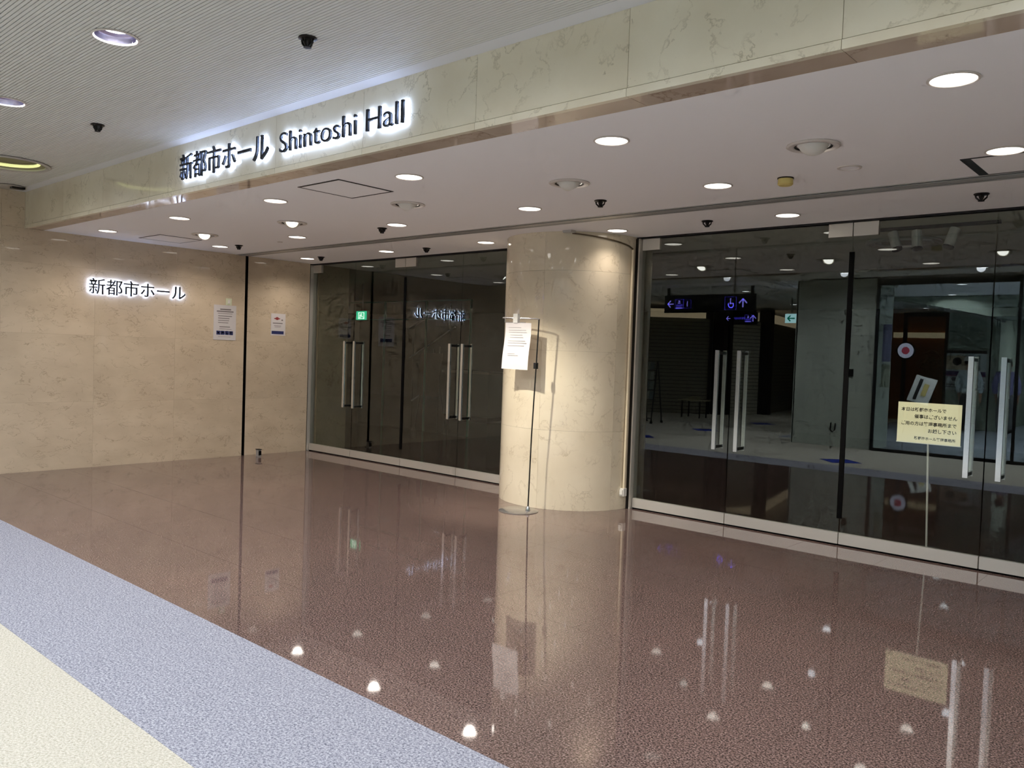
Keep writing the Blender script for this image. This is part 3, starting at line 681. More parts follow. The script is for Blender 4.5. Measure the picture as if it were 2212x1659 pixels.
# ------------------------------------------------------------------ things in the dark lobby
def exit_sign(x0, x1, y, z0, z1):
    e = empty('exit_sign', ((x0 + x1) / 2, y, z0)); tag(e, 'small green lit running-man exit sign in the dark lobby', 'exit sign')
    obj('housing', MB().box(x0 - 0.01, x1 + 0.01, y + 0.002, y + 0.05, z0 - 0.01, z1 + 0.01), WHITEP, e)
    pn = obj('lit_panel', MB().box(x0, x1, y - 0.002, y + 0.002, z0, z1), GREENLIT, e)
    mb = MB(); w, h = x1 - x0, z1 - z0
    def b(u0, u1, v0, v1): mb.box(x0 + u0 * w, x0 + u1 * w, y - 0.005, y - 0.002, z0 + v0 * h, z0 + v1 * h)
    b(0.22, 0.78, 0.12, 0.2); b(0.22, 0.28, 0.12, 0.85); b(0.72, 0.78, 0.12, 0.85); b(0.22, 0.78, 0.8, 0.87)
    b(0.42, 0.55, 0.62, 0.74); b(0.38, 0.56, 0.40, 0.60); b(0.34, 0.42, 0.2, 0.42); b(0.52, 0.66, 0.3, 0.40); b(0.28, 0.42, 0.5, 0.56)
    obj('running_figure', mb, WHITELIT, pn)
    obj('hanger', MB().tube([((x0 + x1) / 2, y + 0.025, z1), ((x0 + x1) / 2, y + 0.025, HC)], 0.012, 8), ALU, e)
exit_sign(-11.75, -11.46, 9.0, 1.97, 2.12)
e = empty('glass_screen', (-11.5, 10.0, 0)); tag(e, 'glass screen with thin rails painted as teal-lit steel deep in the dark lobby', 'screen')
obj('top_rail', MB().box(-13.5, -9.85, 9.99, 10.01, 2.35, 2.375), TEAL, e)
obj('middle_rail', MB().box(-13.5, -9.85, 9.99, 10.01, 2.02, 2.04), TEAL, e)
for x in (-13.4, -12.17, -11.0, -9.87): obj('post', MB().box(x - 0.012, x + 0.012, 9.98, 10.02, 0, 2.375), TEAL, e)
for a, b in ((-13.38, -12.19), (-12.15, -11.02), (-10.98, -9.89)): obj('pane', MB().box(a, b, 9.995, 10.005, 0.02, 2.02), GLASS2, e)
e = empty('stair_rail', (-11.5, 12, 0)); tag(e, 'sloping metal stair rails rising in the dark lobby', 'stair rail')
for k, (x0, z0, x1, z1) in enumerate(((-13.7, 1.30, -12.3, 1.98), (-13.75, 1.95, -12.6, 2.45), (-13.6, 0.35, -12.9, 0.7))):
    obj('rail', MB().tube([(x0, 12, z0), (x1, 12, z1)], 0.022, 8), ALU, e, True)
for x, z in ((-13.6, 1.95), (-12.45, 2.5)): obj('post', MB().tube([(x, 12, 0), (x, 12, z)], 0.015, 8), DARKMETAL, e)
e = empty('reception_counter', (-12.6, 13.0, 0)); tag(e, 'pale grey reception counter standing far back in the dark lobby', 'counter')
obj('front', MB().box(-13.3, -11.95, 12.7, 13.3, 0.06, 1.0), M('grey_counter_front', (170, 178, 176), 0.5), e)
obj('counter_top', MB().box(-13.35, -11.9, 12.65, 13.35, 1.0, 1.05), WHITEP, e)
obj('plinth', MB().box(-13.25, -12.0, 12.75, 13.25, 0, 0.06), BLACK, e)
e = empty('easel_board', (-11.0, 10.9, 0)); tag(e, 'dark poster easel standing in the dark lobby', 'easel')
mb = MB()
for s in (-1, 1): mb.tube([(-11.75 + s * 0.32, 10.75, 0), (-11.75 + s * 0.16, 10.9, 1.55)], 0.014, 6)
mb.tube([(-11.75, 11.25, 0), (-11.75, 10.9, 1.5)], 0.014, 6); obj('legs', mb, DARKMETAL, e)
obj('board', MB().obox((-11.75, 10.80, 1.0), ((1, 0, 0), (0, 0.1, 1), (0, 1, -0.1)), (0.30, 0.42, 0.01)), M('dim_poster', (88, 66, 56), 0.6), e)
e = empty('ring_luminaire', (-2.33, 7.95, HC)); tag(e, 'large dull ring fixture on the lobby ceiling behind the glass', 'ceiling lamp')
obj('outer_ring', MB().lathe([(0.24, 0), (0.31, 0), (0.32, -0.02), (0.29, -0.035), (0.25, -0.025), (0.24, 0)], (-2.33, 7.95, HC), 40, False), ALU, e, True)
obj('disc', MB().lathe([(0.001, -0.004), (0.242, -0.008)], (-2.33, 7.95, HC), 40), M('dim_disc', (110, 106, 92), 0.7), e, True)
tr = obj('light_track', MB().box(-2.4, -1.4, 7.14, 7.18, HC - 0.025, HC), BLACK); tag(tr, 'black light track on the lobby ceiling behind the glass', 'light track')
for k, (x, tl) in enumerate(((-2.18, 0.35), (-2.0, 0.15), (-1.72, -0.25))):
    e = empty('track_spotlight', (x, 7.16, HC)); tag(e, f'grey cylinder track spotlight behind the glass, {ORD[k]} from the pillar', 'spotlight', 'track spotlights behind the glass')
    d = Vector((tl, -0.25, -1)).normalized(); c0 = Vector((x, 7.16, HC - 0.06))
    obj('body', MB().tube([tuple(c0 - d * 0.02), tuple(c0 + d * 0.13)], 0.04, 16), M(f'track_spot_grey_{k}', (196, 196, 190), 0.5), e, True)
    obj('arm', MB().tube([(x, 7.16, HC - 0.02), tuple(c0)], 0.008, 8), BLACK, e)
    obj('bezel', MB().tube([tuple(c0 + d * 0.128), tuple(c0 + d * 0.14)], 0.042, 16), DARKMETAL, e)

# ================================================================== the concourse opposite (seen mirrored in the glass)
HALLFLOOR = M('pale_hall_floor', (150, 160, 172), 0.25)
HALLWALL = M('sage_hall_wall', (172, 184, 168), 0.6)
cl = obj('ceiling_passage', MB().box(-16, -6.75, -14, -1.27, HU, HU + 0.1).box(-6.75, XR, -14, -1.27, 3.05, 3.15), PAINT); struct(cl, 'plain ceiling of the passage opposite the entrance')
wo = obj('wall_passage', MB().box(-16.1, -16, -14, 3.3, 0, 3.2).box(-16, XR, -14.1, -14, 0, 3.2).box(XR, XR + 0.1, -14, 7, 0, 3.3).box(-16, XW - 0.3, 1.4, 1.5, 0, 3.2), HALLWALL); struct(wo, 'outer walls of the concourse and passage')
pc = obj('pillar_concourse', MB().box(-6.10, -4.72, -2.3, -1.47, 0, HU), DARKJOINT); struct(pc, 'broad pale grey stone pier across the concourse')
for k in range(3):
    a, b = -6.12 + 0.473 * k, -6.12 + 0.473 * (k + 1)
    for z0, z1 in ((0.0, 1.0), (1.0, 2.0), (2.0, HU)): obj('stone_panel', MB().box(a + 0.001, b - 0.001, -1.48, -1.45, z0 + 0.001, z1 - 0.001), STONE_GREY, pc)
for z0, z1 in ((0.0, 1.0), (1.0, 2.0), (2.0, HU)):
    obj('stone_panel', MB().box(-6.13, -6.10, -2.3, -1.45, z0 + 0.001, z1 - 0.001), STONE_GREY, pc)
    obj('stone_panel', MB().box(-4.72, -4.69, -2.3, -1.45, z0 + 0.001, z1 - 0.001), STONE_GREY, pc)
o = obj('wall_socket', MB().box(-5.13, -5.05, -1.45, -1.43, 1.27, 1.40), DARKMETAL); tag(o, 'small dark box on the grey stone pier', 'socket')
o = obj('wall_hook', MB().tube([(-5.40, -1.44, 0.42), (-5.40, -1.42, 0.30), (-5.36, -1.42, 0.26), (-5.32, -1.42, 0.30), (-5.32, -1.44, 0.42)], 0.014, 8), DARKMETAL); tag(o, 'small metal hook low on the grey stone pier', 'hook')
wn = empty('window_1', (-2, -1.40, 0)); struct(wn, 'black-framed glass front of the hall across the concourse')
obj('head_frame', MB().box(-4.69, XR, -1.44, -1.36, 2.86, 2.96), BLACK, wn)
obj('upper_panel', MB().box(-4.69, XR, -1.43, -1.37, 2.96, 3.05), ALU, wn)
obj('sill_frame', MB().box(-4.69, XR, -1.43, -1.37, 0, 0.05), DARKMETAL, wn)
ms = [-4.67, -2.55, -0.45, 1.65, XR - 0.02]
for x in ms: obj('mullion', MB().box(x - 0.02, x + 0.02, -1.43, -1.37, 0.05, 2.86), BLACK, wn)
for a, b in zip(ms, ms[1:]): obj('pane', MB().box(a + 0.02, b - 0.02, -1.405, -1.395, 0.05, 2.86), GLASS2, wn)
fh = obj('floor_hall', MB().box(-6.75, XR, -14, -2.3, 0.0, 0.004).box(-4.69, XR, -2.3, -1.44, 0, 0.004), HALLFLOOR); struct(fh, 'pale shiny floor of the hall across the concourse')
for k, (z0, z1, c) in enumerate(((1.55, 2.2, (150, 150, 190)), (1.1, 1.5, (190, 196, 180)))):
    o = obj('leaflet_panel', MB().box(-4.63, -4.49, -1.62, -1.60, z0, z1), M(f'leaflet_{k}', c, 0.5)); tag(o, ('upper' if k == 0 else 'lower') + ' leaflet panel hanging behind the black-framed glass', 'panel')
# hall back wall with doorway, poster, hall beyond
hw = obj('wall_hall', MB().box(-6.80, -6.75, -8.9, -3.25, 0, 3.05).box(-5.40, -4.25, -9.1, -9.0, 0, 3.05).box(-4.35, -4.25, -14, -9.1, 0, 3.05), HALLWALL); struct(hw, 'sage green wall inside the hall across the concourse')
df = obj('door_hall', MB().box(-6.42, -6.34, -9.05, -8.95, 0, 2.85).box(-5.44, -5.38, -9.05, -8.95, 0, 2.85).box(-6.42, -5.38, -9.05, -8.95, 2.77, 2.87), BLACK); struct(df, 'black doorway frame inside the hall')
sb = obj('wall_shop', MB().box(-7.5, -4.4, -11.3, -11.2, 0, 3.0), M('warm_shop_wall', (150, 92, 46), 0.7)); struct(sb, 'warm brown back wall of the shop behind the hall')
o = obj('shop_light_band', MB().box(-7.3, -5.6, -11.18, -11.10, 2.30, 2.45), CREAMBAND); tag(o, 'warm lit strip on the shop back wall', 'light strip')
rs = empty('round_sign', (-6.02, -8.3, 1.5)); tag(rs, 'round white lit sign with a dark rim and pink centre', 'sign')
def vdisc(y, r, mat, name, par, c=(-6.08, 1.88), th=0.01):
    mb = MB(); n = 32; 
    mb.prism([(c[0] + r * math.cos(2 * PI * k / n), c[1] + r * math.sin(2 * PI * k / n)) for k in range(n)], 1, y - th, y); return obj(name, mb, mat, par)
vdisc(-8.04, 0.215, BLACK, 'rim', rs, th=0.05)
face = vdisc(-8.035, 0.185, M('lit_sign_face', (235, 230, 255), 0.5, emit=(0.8, 0.78, 1.0), es=1.6), 'face', rs)
vdisc(-8.030, 0.09, M('pink_sign_centre', (220, 80, 100), 0.5, emit=(0.8, 0.12, 0.2), es=1.0), 'pink_centre', face)
obj('bracket', MB().box(-6.32, -6.0, -8.09, -8.05, 1.86, 1.90), BLACK, rs)
# potted foliage behind the doorway
pt = empty('potted_tree', (-6.0, -10.2, 0)); tag(pt, 'leafy brown-lit potted tree inside the shop doorway', 'plant')
obj('pot', MB().lathe([(0.16, 0), (0.22, 0.4), (0.20, 0.4), (0.19, 0.36), (0.001, 0.36)], (-6.0, -10.2, 0), 20), M('pale_pot', (200, 170, 130), 0.6), pt, True)
obj('trunk', MB().tube([(-6.0, -10.2, 0.3), (-6.02, -10.2, 1.3)], 0.03, 8), M('bark', (90, 60, 36), 0.8), pt)
mb = MB()
for k in range(260):
    u = Vector((random.gauss(0, 1), random.gauss(0, 1), random.gauss(0, 1))).normalized() * random.uniform(0.15, 0.45)
    c = Vector((-6.0, -10.2, 1.45)) + Vector((u.x, u.y, u.z * 1.4)); a = Vector((random.uniform(-1, 1), random.uniform(-1, 1), random.uniform(-1, 1))).normalized(); b = a.cross(Vector((0.3, 0.5, 0.8))).normalized()
    mb.quad(tuple(c - a * 0.07), tuple(c + b * 0.03), tuple(c + a * 0.07), tuple(c - b * 0.03))
fo = obj('foliage', mb, M('brown_green_leaf', (120, 92, 48), 0.6), pt); fo['kind'] = 'stuff'
# framed poster
fp = empty('framed_poster', (-4.95, -8.98, 0.95)); tag(fp, 'wide framed poster on the sage green hall wall', 'poster')
obj('frame', MB().box(-5.44, -4.48, -9.0, -8.97, 0.93, 1.95), ALU, fp)
sh = obj('print', MB().box(-5.41, -4.51, -8.972, -8.962, 0.96, 1.86), M('poster_print', (206, 214, 214), 0.5), fp)
obj('header_band', MB().box(-5.41, -4.51, -8.972, -8.960, 1.86, 1.93), DARKMETAL, sh)
obj('purple_band', MB().box(-5.41, -4.51, -8.963, -8.958, 1.32, 1.42), M('purple_print', (70, 40, 110), 0.6), sh)
obj('magenta_line', MB().box(-5.41, -4.51, -8.963, -8.957, 1.30, 1.32), M('magenta_print', (190, 50, 110), 0.6), sh)
obj('sand_panel', MB().box(-5.40, -4.9, -8.963, -8.958, 1.46, 1.80), M('sand_print', (214, 190, 160), 0.6), sh)
vdisc(-8.954, 0.10, INK, 'dark_shape', sh, (-5.14, 1.66), 0.004)
obj('text_blocks', MB().box(-5.24, -5.1, -8.963, -8.957, 1.18, 1.26).box(-4.98, -4.84, -8.963, -8.957, 1.18, 1.26).box(-5.36, -4.7, -8.963, -8.957, 1.08, 1.10).box(-5.36, -4.8, -8.963, -8.957, 1.02, 1.04), GREYINK, sh)
# leaning display board
eb = empty('display_board', (-5.15, -6.1, 0)); tag(eb, 'tilted display board with papers on an easel in the hall', 'easel')
mb = MB()
for s_ in (-1, 1): mb.tube([(-5.15 + s_ * 0.30, -5.9, 0), (-5.15 + s_ * 0.15, -6.1, 1.15)], 0.012, 6)
mb.tube([(-5.15, -6.5, 0), (-5.15, -6.12, 1.1)], 0.012, 6); obj('legs', mb, DARKMETAL, eb)
bb = obj('board', MB().obox((-5.12, -6.0, 0.98), ((1, 0, -0.25), (0.25, -0.3, 1), (0, 1, 0.3)), (0.22, 0.30, 0.012)), M('board_white', (220, 220, 214), 0.6), eb)
obj('dark_strip', MB().obox((-5.20, -5.985, 1.0), ((1, 0, -0.25), (0.25, -0.3, 1), (0, 1, 0.3)), (0.035, 0.24, 0.006)), INK, bb)
obj('yellow_picture', MB().obox((-5.06, -5.985, 0.98), ((1, 0, -0.25), (0.25, -0.3, 1), (0, 1, 0.3)), (0.05, 0.14, 0.006)), YELLOWBOX, bb)
# ribbed sloping underside of an escalator
es_ = empty('escalator_underside', (-4.9, -7.2, 2.6)); tag(es_, 'ribbed sloping underside of an escalator in the hall', 'escalator')
obj('soffit', MB().prism([(-6.0, 3.04), (-3.9, 2.60), (-3.2, 2.60), (-3.2, 3.04)], 1, -7.8, -6.2), HALLWALL, es_)
for k in range(5):
    y = -7.7 + 0.32 * k; obj('rib', MB().prism([(-5.9, 3.0), (-3.9, 2.59), (-3.9, 2.55), (-5.9, 2.96)], 1, y, y + 0.1), ALU, es_)
# roller shutters with cream lit fascia
def shutter(n, p0, p1, mat, lab):
    e = empty('roller_shutter', ((p0[0] + p1[0]) / 2, (p0[1] + p1[1]) / 2, 0)); tag(e, lab, 'shutter', 'closed roller shutters opposite')
    d = Vector((p1[0] - p0[0], p1[1] - p0[1], 0)); L_ = d.length; d.normalize(); nn = Vector((-d.y, d.x, 0))
    c = Vector(((p0[0] + p1[0]) / 2, (p0[1] + p1[1]) / 2, 0)); H_ = 2.60; N_ = 26
    me = MB().obox((0, 0, 0), (d, nn, (0, 0, 1)), (L_ / 2 - 0.06, 0.012, H_ / N_ / 2 - 0.008)).mesh('slat', mat)
    for k in range(N_): link('slat', me, e, (0, 0, (k + 0.5) * H_ / N_))
    obj('backing', MB().obox(c - nn * 0.03 + Vector((0, 0, H_ / 2)), (d, nn, (0, 0, 1)), (L_ / 2, 0.012, H_ / 2)), DARKMETAL, e)
    for s_ in (-1, 1): obj('guide', MB().obox(c + d * s_ * (L_ / 2 - 0.03) + Vector((0, 0, H_ / 2)), (d, nn, (0, 0, 1)), (0.04, 0.05, H_ / 2)), BLACK, e)
    b = obj('shop_fascia', MB().obox(c + Vector((0, 0, 2.73)), (d, nn, (0, 0, 1)), (L_ / 2 - 0.19, 0.06, 0.115)), CREAMBAND)
    tag(b, 'cream lit fascia band above the ' + lab, 'fascia', 'cream fascia bands')
shutter(1, (-13.6, -4.7), (-10.75, -6.95), SHUTTER, 'wide closed roller shutter on the left')
shutter(2, (-10.40, -7.30), (-10.0, -8.45), SHUTTER2, 'narrow pale closed roller shutter')
shutter(3, (-9.95, -8.75), (-10.7, -12.6), SHUTTER, 'far closed roller shutter near the pier')
for k, (x, y) in enumerate(((-10.58, -7.12), (-9.93, -8.6))):
    o = obj('pier', MB().box(x - 0.16, x + 0.16, y - 0.12, y + 0.12, 0, HU), BLACK); tag(o, f'{ORD[k]} black pier between the closed roller shutters', 'pier')
# hanging direction signs
def hang_sign(x0, x1, y, z0, z1, label, marks):
    e = empty('direction_sign', ((x0 + x1) / 2, y, z0)); tag(e, label, 'sign', 'hanging direction signs')
    obj('panel', MB().box(x0, x1, y - 0.05, y, z0, z1), BLACK, e)
    for x in (x0 + 0.08, x1 - 0.08): obj('hanger', MB().box(x - 0.03, x + 0.03, y - 0.04, y - 0.01, z1, HU), BLACK, e)
    lit, dim = MB(), MB(); yy = (y, y + 0.004); h = z1 - z0
    def arrow(mb, cx_, cz, s, left):
        for q in (-1, 1):
            if left: mb.obox((cx_ - s * 0.25, y + 0.002, cz + q * s * 0.25), ((1, 0, q), (0, 1, 0), (-q, 0, 1)), (s * 0.36, 0.002, s * 0.08))
            else: mb.obox((cx_ + q * s * 0.25, y + 0.002, cz + s * 0.25), ((-q, 0, 1), (0, 1, 0), (1, 0, q)), (s * 0.36, 0.002, s * 0.08))
        if left: mb.box(cx_ - s * 0.45, cx_ + s * 0.5, *yy, cz - s * 0.08, cz + s * 0.08)
        else: mb.box(cx_ - s * 0.08, cx_ + s * 0.08, *yy, cz - s * 0.5, cz + s * 0.45)
    def frame(mb, cx_, cz, s):
        t = s * 0.06
        mb.box(cx_ - s, cx_ + s, *yy, cz - s, cz - s + t).box(cx_ - s, cx_ + s, *yy, cz + s - t, cz + s).box(cx_ - s, cx_ - s + t, *yy, cz - s, cz + s).box(cx_ + s - t, cx_ + s, *yy, cz - s, cz + s)
    for kind, cx_, s in marks:
        cz = (z0 + z1) / 2
        if kind == 'left': arrow(lit, cx_, cz, s, True)
        elif kind == 'up': arrow(lit, cx_, cz, s, False)
        elif kind == 'people':
            frame(dim, cx_, cz, s); lit.box(cx_ - s * 0.8, cx_ + s * 0.8, *yy, cz - s * 1.0, cz - s * 0.75)
            dim.box(cx_ - s * 0.75, cx_ + s * 0.75, *yy, cz - s * 0.6, cz - s * 0.05)
            lit.box(cx_ - s * 0.3, cx_ + s * 0.3, *yy, cz + s * 0.1, cz + s * 0.3).box(cx_ - s * 0.2, cx_ + s * 0.2, *yy, cz + s * 0.45, cz + s * 0.7)
        elif kind == 'one': frame(dim, cx_, cz, s); lit.box(cx_ - s * 0.08, cx_ + s * 0.08, *yy, cz - s * 0.6, cz + s * 0.6)
        elif kind == 'chair':
            frame(dim, cx_, cz, s)
            for k in range(14):
                a0 = math.radians(150 + 230 * k / 14); a1 = math.radians(150 + 230 * (k + 1) / 14); r_ = s * 0.45
                p = (cx_ + 0.1 * s + r_ * math.cos(a0), cz - 0.25 * s + r_ * math.sin(a0)); q = (cx_ + 0.1 * s + r_ * math.cos(a1), cz - 0.25 * s + r_ * math.sin(a1))
                lit.obox(((p[0] + q[0]) / 2, y + 0.002, (p[1] + q[1]) / 2), ((q[0] - p[0], 0, q[1] - p[1]), (0, 1, 0), (-(q[1] - p[1]), 0, q[0] - p[0])), (s * 0.12, 0.002, s * 0.06))
            lit.box(cx_ - 0.1 * s, cx_ + 0.06 * s, *yy, cz - 0.1 * s, cz + 0.5 * s).box(cx_ - 0.1 * s, cx_ + 0.45 * s, *yy, cz - 0.12 * s, cz + 0.02 * s).box(cx_ - 0.12 * s, cx_ + 0.08 * s, *yy, cz + 0.55 * s, cz + 0.75 * s).box(cx_ + 0.4 * s, cx_ + 0.55 * s, *yy, cz - 0.45 * s, cz + 0.0 * s)
        elif kind == 'text':
            for k in range(6): dim.box(cx_ - s + k * s * 0.34, cx_ - s + k * s * 0.34 + s * 0.26, *yy, cz - s * 0.12, cz + s * 0.16)
    if lit.v: obj('lit_symbols', lit, VIOLETLIT, e)
    if dim.v: obj('dim_symbols', dim, VIOLETDIM, e)
hang_sign(-9.28, -7.21, -2.0, 2.46, 2.83, 'long black hanging direction sign with violet lit pictograms', [('left', -9.13, 0.14), ('people', -8.92, 0.10), ('one', -8.73, 0.09), ('chair', -7.74, 0.13), ('up', -7.47, 0.17)])
hang_sign(-9.92, -9.02, -6.0, 2.41, 2.72, 'short black hanging direction sign farther down the passage', [('left', -9.8, 0.11), ('text', -9.5, 0.17), ('people', -9.26, 0.09), ('up', -9.13, 0.15)])
ex = empty('exit_sign', (-7.72, -5, 2.4)); tag(ex, 'white lit exit sign with a green arrow in the passage', 'exit sign')
pn = obj('lit_panel', MB().box(-7.87, -7.58, -5.05, -5.0, 2.40, 2.61), EXITWHITE, ex)
mb = MB().box(-7.78, -7.64, -5.0, -4.994, 2.49, 2.52)
for q in (-1, 1): mb.obox((-7.775, -4.997, 2.505 + q * 0.03), ((1, 0, q), (0, 1, 0), (-q, 0, 1)), (0.05, 0.003, 0.014))
obj('green_arrow', mb, EXITGREEN, pn)
obj('hanger', MB().box(-7.74, -7.71, -5.04, -5.01, 2.61, HU), ALU, ex)
# brochure rack and low table
rk = empty('brochure_rack', (-10.0, -2.6, 0)); tag(rk, 'black wheeled rack holding pale leaflets beside the shutter', 'rack')
mb = MB()
for s_ in (-1, 1): mb.tube([(-9.98 + s_ * 0.20, -2.45, 0.05), (-9.98 + s_ * 0.17, -2.68, 1.42)], 0.015, 8).tube([(-9.98 + s_ * 0.20, -2.9, 0.05), (-9.98 + s_ * 0.17, -2.70, 1.42)], 0.015, 8)
mb.tube([(-10.18, -2.45, 0.12), (-9.78, -2.45, 0.12)], 0.012, 6); obj('frame', mb, BLACK, rk)
for k in range(4): obj('wheel', MB().lathe([(0.001, 0), (0.03, 0.01), (0.03, 0.05), (0.001, 0.06)], (-9.98 + (-0.2 if k % 2 else 0.2), -2.45 if k < 2 else -2.9, 0), 12), RUBBER, rk)
LEAF = [M(f'leaflet_tone_{k}', c, 0.5) for k, c in enumerate(((150, 160, 150), (176, 182, 172), (120, 132, 136)))]
for r_ in range(4):
    z = 0.55 + 0.22 * r_
    obj('shelf', MB().box(-10.17, -9.79, -2.62, -2.52, z - 0.02, z), DARKMETAL, rk)
    for k in range(3): obj('leaflet', MB().obox((-10.10 + 0.12 * k, -2.55, z + 0.09), ((1, 0, 0), (0, -0.2, 1), (0, 1, 0.2)), (0.05, 0.09, 0.004)), LEAF[(k + r_) % 3], rk)
lt = empty('low_table', (-10.3, -5.3, 0)); tag(lt, 'low pale table standing before the wide closed shutter', 'table')
obj('table_top', MB().box(-10.65, -9.95, -5.55, -5.1, 0.43, 0.46), M('pale_table', (180, 170, 140), 0.5), lt)
for sx in (-10.55, -10.05):
    for sy in (-5.5, -5.15): obj('leg', MB().tube([(sx, sy, 0), (sx, sy, 0.43)], 0.02, 8), DARKMETAL, lt)
o = obj('folded_cloth', MB().lathe([(0.16, 0), (0.15, 0.05), (0.06, 0.09), (0.001, 0.1)], (-10.28, -5.3, 0.46), 14), M('khaki_cloth', (150, 144, 110), 0.9)); tag(o, 'khaki cloth heaped on the low pale table', 'cloth')

# lamps of the passage and hall
def flush_light(x, y, z, label, power, beam=120):
    e = empty('flush_downlight', (x, y, z)); tag(e, label, 'downlight', 'flush downlights opposite')
    obj('trim_ring', MB().lathe([(0.086, 0.0), (0.1, 0.0), (0.1, -0.005), (0.09, -0.008), (0.086, 0.0)], (x, y, z), 30, False), RING, e, True)
    obj('lens', MB().lathe([(0.0001, -0.005), (0.087, -0.004), (0.087, -0.0005)], (x, y, z), 30), CONLENS, e, True)
    spot(e, (x, y, z - 0.015), (x, y, 0), power, beam, 1.0, COOL, 0.06)
for k, (x, y) in enumerate(((-8.0, -3.2), (-8.6, -7.2), (-12.5, -2.5), (-12.6, 0.4))): flush_light(x, y, HU, f'{ORD[k]} flush downlight of the passage with the shutters', 150, 160)
for k, (x, y) in enumerate(((-3.9, -3.6), (-1.6, -3.6), (1.0, -3.6), (-4.6, -5.9), (-3.0, -10.0), (-1.0, -8.0), (1.5, -8.0))): flush_light(x, y, 3.05, f'{ORD[k]} flush downlight of the hall behind the black-framed glass', 620, 168)
flush_light(-6.2, -10.0, 3.05, 'warm flush downlight inside the brown shop', 25)
for k, x in enumerate((-7.0, -4.9, -2.9, -0.9, 1.4)): flush_light(x, -0.35, HU, f'{ORD[k]} flush downlight of the ribbed ceiling behind the camera', P_CON * 1.5, 172)

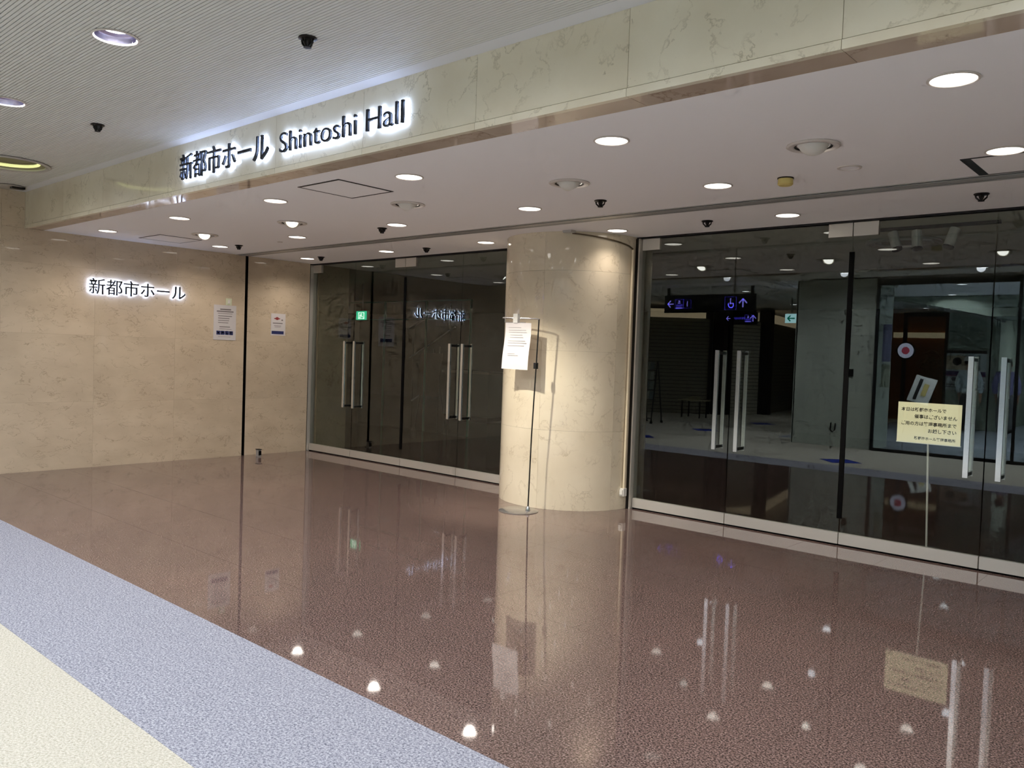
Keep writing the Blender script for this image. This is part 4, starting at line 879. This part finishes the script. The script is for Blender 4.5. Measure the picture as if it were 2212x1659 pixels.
# two people seen from behind in the hall
def person(x, y, label, hair, top, trousers, cap=None, lean=0.0):
    e = empty('person', (x, y, 0)); tag(e, label, 'person', 'people in the hall')
    def skin(name, verts, edges, rad, mat, parent):
        me = bpy.data.meshes.new(name); me.from_pydata(verts, edges, []); me.materials.append(mat)
        o = bpy.data.objects.new(name, me); COL.objects.link(o); o.parent = parent
        m_ = o.modifiers.new('skin', 'SKIN'); ly = me.skin_vertices[0] if me.skin_vertices else None
        if ly is None:
            bpy.context.view_layer.objects.active = o
            me.attributes
        for i, r_ in enumerate(rad):
            me.skin_vertices[0].data[i].radius = r_ if isinstance(r_, tuple) else (r_, r_)
        me.skin_vertices[0].data[0].use_root = True
        o.modifiers.new('sub', 'SUBSURF').levels = 2; o.modifiers['sub'].render_levels = 2
        for p_ in me.polygons: p_.use_smooth = True
        m_.use_smooth_shade = True
        return o
    SK = M('skin_tone', (196, 150, 122), 0.6)
    V_ = [(0, 0, 0.95), (0, 0, 1.15), (0, 0.01, 1.36), (0, 0.01, 1.46), (0, 0.0, 1.58), (0, 0.0, 1.68),
          (-0.17, 0.01, 1.38), (-0.25, 0.0, 1.12), (-0.23, -0.10, 0.90), (-0.22, -0.13, 0.80),
          (0.17, 0.01, 1.38), (0.25, 0.0, 1.12), (0.23, -0.10, 0.90), (0.22, -0.13, 0.80),
          (-0.09, 0, 0.88), (-0.11, 0.01, 0.48), (-0.12, -0.01, 0.10), (-0.12, -0.10, 0.05),
          (0.09, 0, 0.88), (0.11, 0.01, 0.48), (0.12, -0.01, 0.10), (0.12, -0.10, 0.05)]
    E_ = [(0, 1), (1, 2), (2, 3), (3, 4), (4, 5), (2, 6), (6, 7), (7, 8), (8, 9), (2, 10), (10, 11), (11, 12), (12, 13), (0, 14), (14, 15), (15, 16), (16, 17), (0, 18), (18, 19), (19, 20), (20, 21)]
    R_ = [0.09, 0.09, 0.085, 0.055, 0.088, 0.08, 0.06, 0.048, 0.036, 0.034, 0.06, 0.048, 0.036, 0.034, 0.07, 0.06, 0.045, 0.035, 0.07, 0.062, 0.045, 0.035]
    try:
        b = skin('body', V_, E_, R_, SK, e)
    except Exception as ex_:
        b = None
    def wear(name, idx, grow, mat):
        mp = {v: i for i, v in enumerate(idx)}
        try: skin(name, [V_[i] for i in idx], [(mp[a], mp[c]) for a, c in E_ if a in mp and c in mp], [R_[i] + grow for i in idx], mat, e)
        except Exception: pass
    skin('shirt', [(0, 0, 0.84), (0, 0, 1.0)] + [V_[i] for i in (1, 2, 3, 6, 7, 8, 10, 11, 12)], [(0, 1), (1, 2), (2, 3), (3, 4), (3, 5), (5, 6), (6, 7), (3, 8), (8, 9), (9, 10)],
         [0.165, 0.16, 0.155, 0.145, 0.06, 0.085, 0.072, 0.06, 0.085, 0.072, 0.06], top, e)
    skin('trousers', [(0, 0, 1.02), (0, 0, 0.92)] + [V_[i] for i in (14, 15)] + [(-0.12, -0.01, 0.07)] + [V_[i] for i in (18, 19)] + [(0.12, -0.01, 0.07)], [(0, 1), (1, 2), (2, 3), (3, 4), (1, 5), (5, 6), (6, 7)],
         [0.14, 0.15, 0.115, 0.088, 0.072, 0.115, 0.088, 0.072], trousers, e)
    for s_ in (-1, 1):
        mbs = MB(); n = 12
        mbs.prism([(x + s_ * 0.12 + 0.05 * math.cos(2 * PI * k / n), y - 0.05 + 0.13 * math.sin(2 * PI * k / n)) for k in range(n)], 2, 0.0, 0.09); obj('shoe', mbs, BLACK, e, True)
        obj('eye', MB().lathe([(0.001, -0.011), (0.010, -0.005), (0.012, 0), (0.010, 0.005), (0.001, 0.011)], (x + s_ * 0.034, y - 0.094, 1.60), 10), INK, e, True)
        obj('ear', MB().lathe([(0.001, -0.03), (0.012, -0.015), (0.014, 0), (0.010, 0.02), (0.001, 0.03)], (x + s_ * 0.098, y, 1.59), 8), SK, e, True)
    for s_ in (-1, 1):
        hb_ = MB().obox((x + s_ * 0.22, y - 0.145, 0.765), ((1, 0, 0), (0, 1, 0.3), (0, -0.3, 1)), (0.016, 0.036, 0.045))
        for k_, ln in enumerate((0.070, 0.080, 0.075, 0.060)):
            fy = y - 0.172 + 0.019 * k_; hb_.tube([(x + s_ * 0.22, fy, 0.735), (x + s_ * 0.218, fy - 0.006, 0.735 - ln * 0.55), (x + s_ * 0.205, fy - 0.004, 0.735 - ln)], [0.0095, 0.009, 0.007], 6)
        hb_.tube([(x + s_ * 0.21, y - 0.178, 0.775), (x + s_ * 0.198, y - 0.205, 0.745), (x + s_ * 0.194, y - 0.205, 0.715)], [0.011, 0.010, 0.008], 6)
        obj('hand', hb_, SK, e, True)
    obj('nose', MB().prism([(y - 0.09, 1.60), (y - 0.125, 1.555), (y - 0.09, 1.55)], 0, x - 0.012, x + 0.012), SK, e)
    obj('mouth', MB().box(x - 0.025, x + 0.025, y - 0.098, y - 0.09, 1.515, 1.523), REDINK, e)
    obj_h = MB(); k = 10; n = 18
    for i in range(k):
        th = PI * 0.68 * i / (k - 1)
        for j in range(n):
            w = 2 * PI * j / n; obj_h.v.append((x + 0.105 * math.sin(th) * math.cos(w), y + 0.038 + 0.10 * math.sin(th) * math.sin(w), 1.655 + 0.105 * math.cos(th)))
    for i in range(k - 1):
        for j in range(n): obj_h.f.append((i * n + j, i * n + (j + 1) % n, (i + 1) * n + (j + 1) % n, (i + 1) * n + j))
    obj('hair', obj_h, hair, e, True)
    if cap:
        mb = MB()
        mb.lathe([(0.126, 1.665), (0.126, 1.72), (0.10, 1.775), (0.001, 1.795)], (x, y + 0.028, 0), 20)
        mb.prism([(x - 0.09, y - 0.1), (x + 0.09, y - 0.1), (x + 0.07, y - 0.22), (x - 0.07, y - 0.22)], 2, 1.66, 1.672)
        obj('cap', mb, cap, e, True)
    return e
person(-4.72, -8.35, 'person in a white cap, pale shirt and dark trousers seen in the hall', M('black_hair', (24, 20, 18), 0.6), M('pale_shirt', (206, 220, 222), 0.8), M('dark_trousers', (44, 42, 44), 0.8), M('white_cap', (230, 230, 226), 0.7))
person(-4.02, -8.75, 'bare-headed person in a lavender top and grey trousers seen in the hall', M('dark_hair', (30, 22, 20), 0.6), M('lavender_top', (170, 166, 214), 0.8), M('grey_trousers', (130, 132, 134), 0.8))
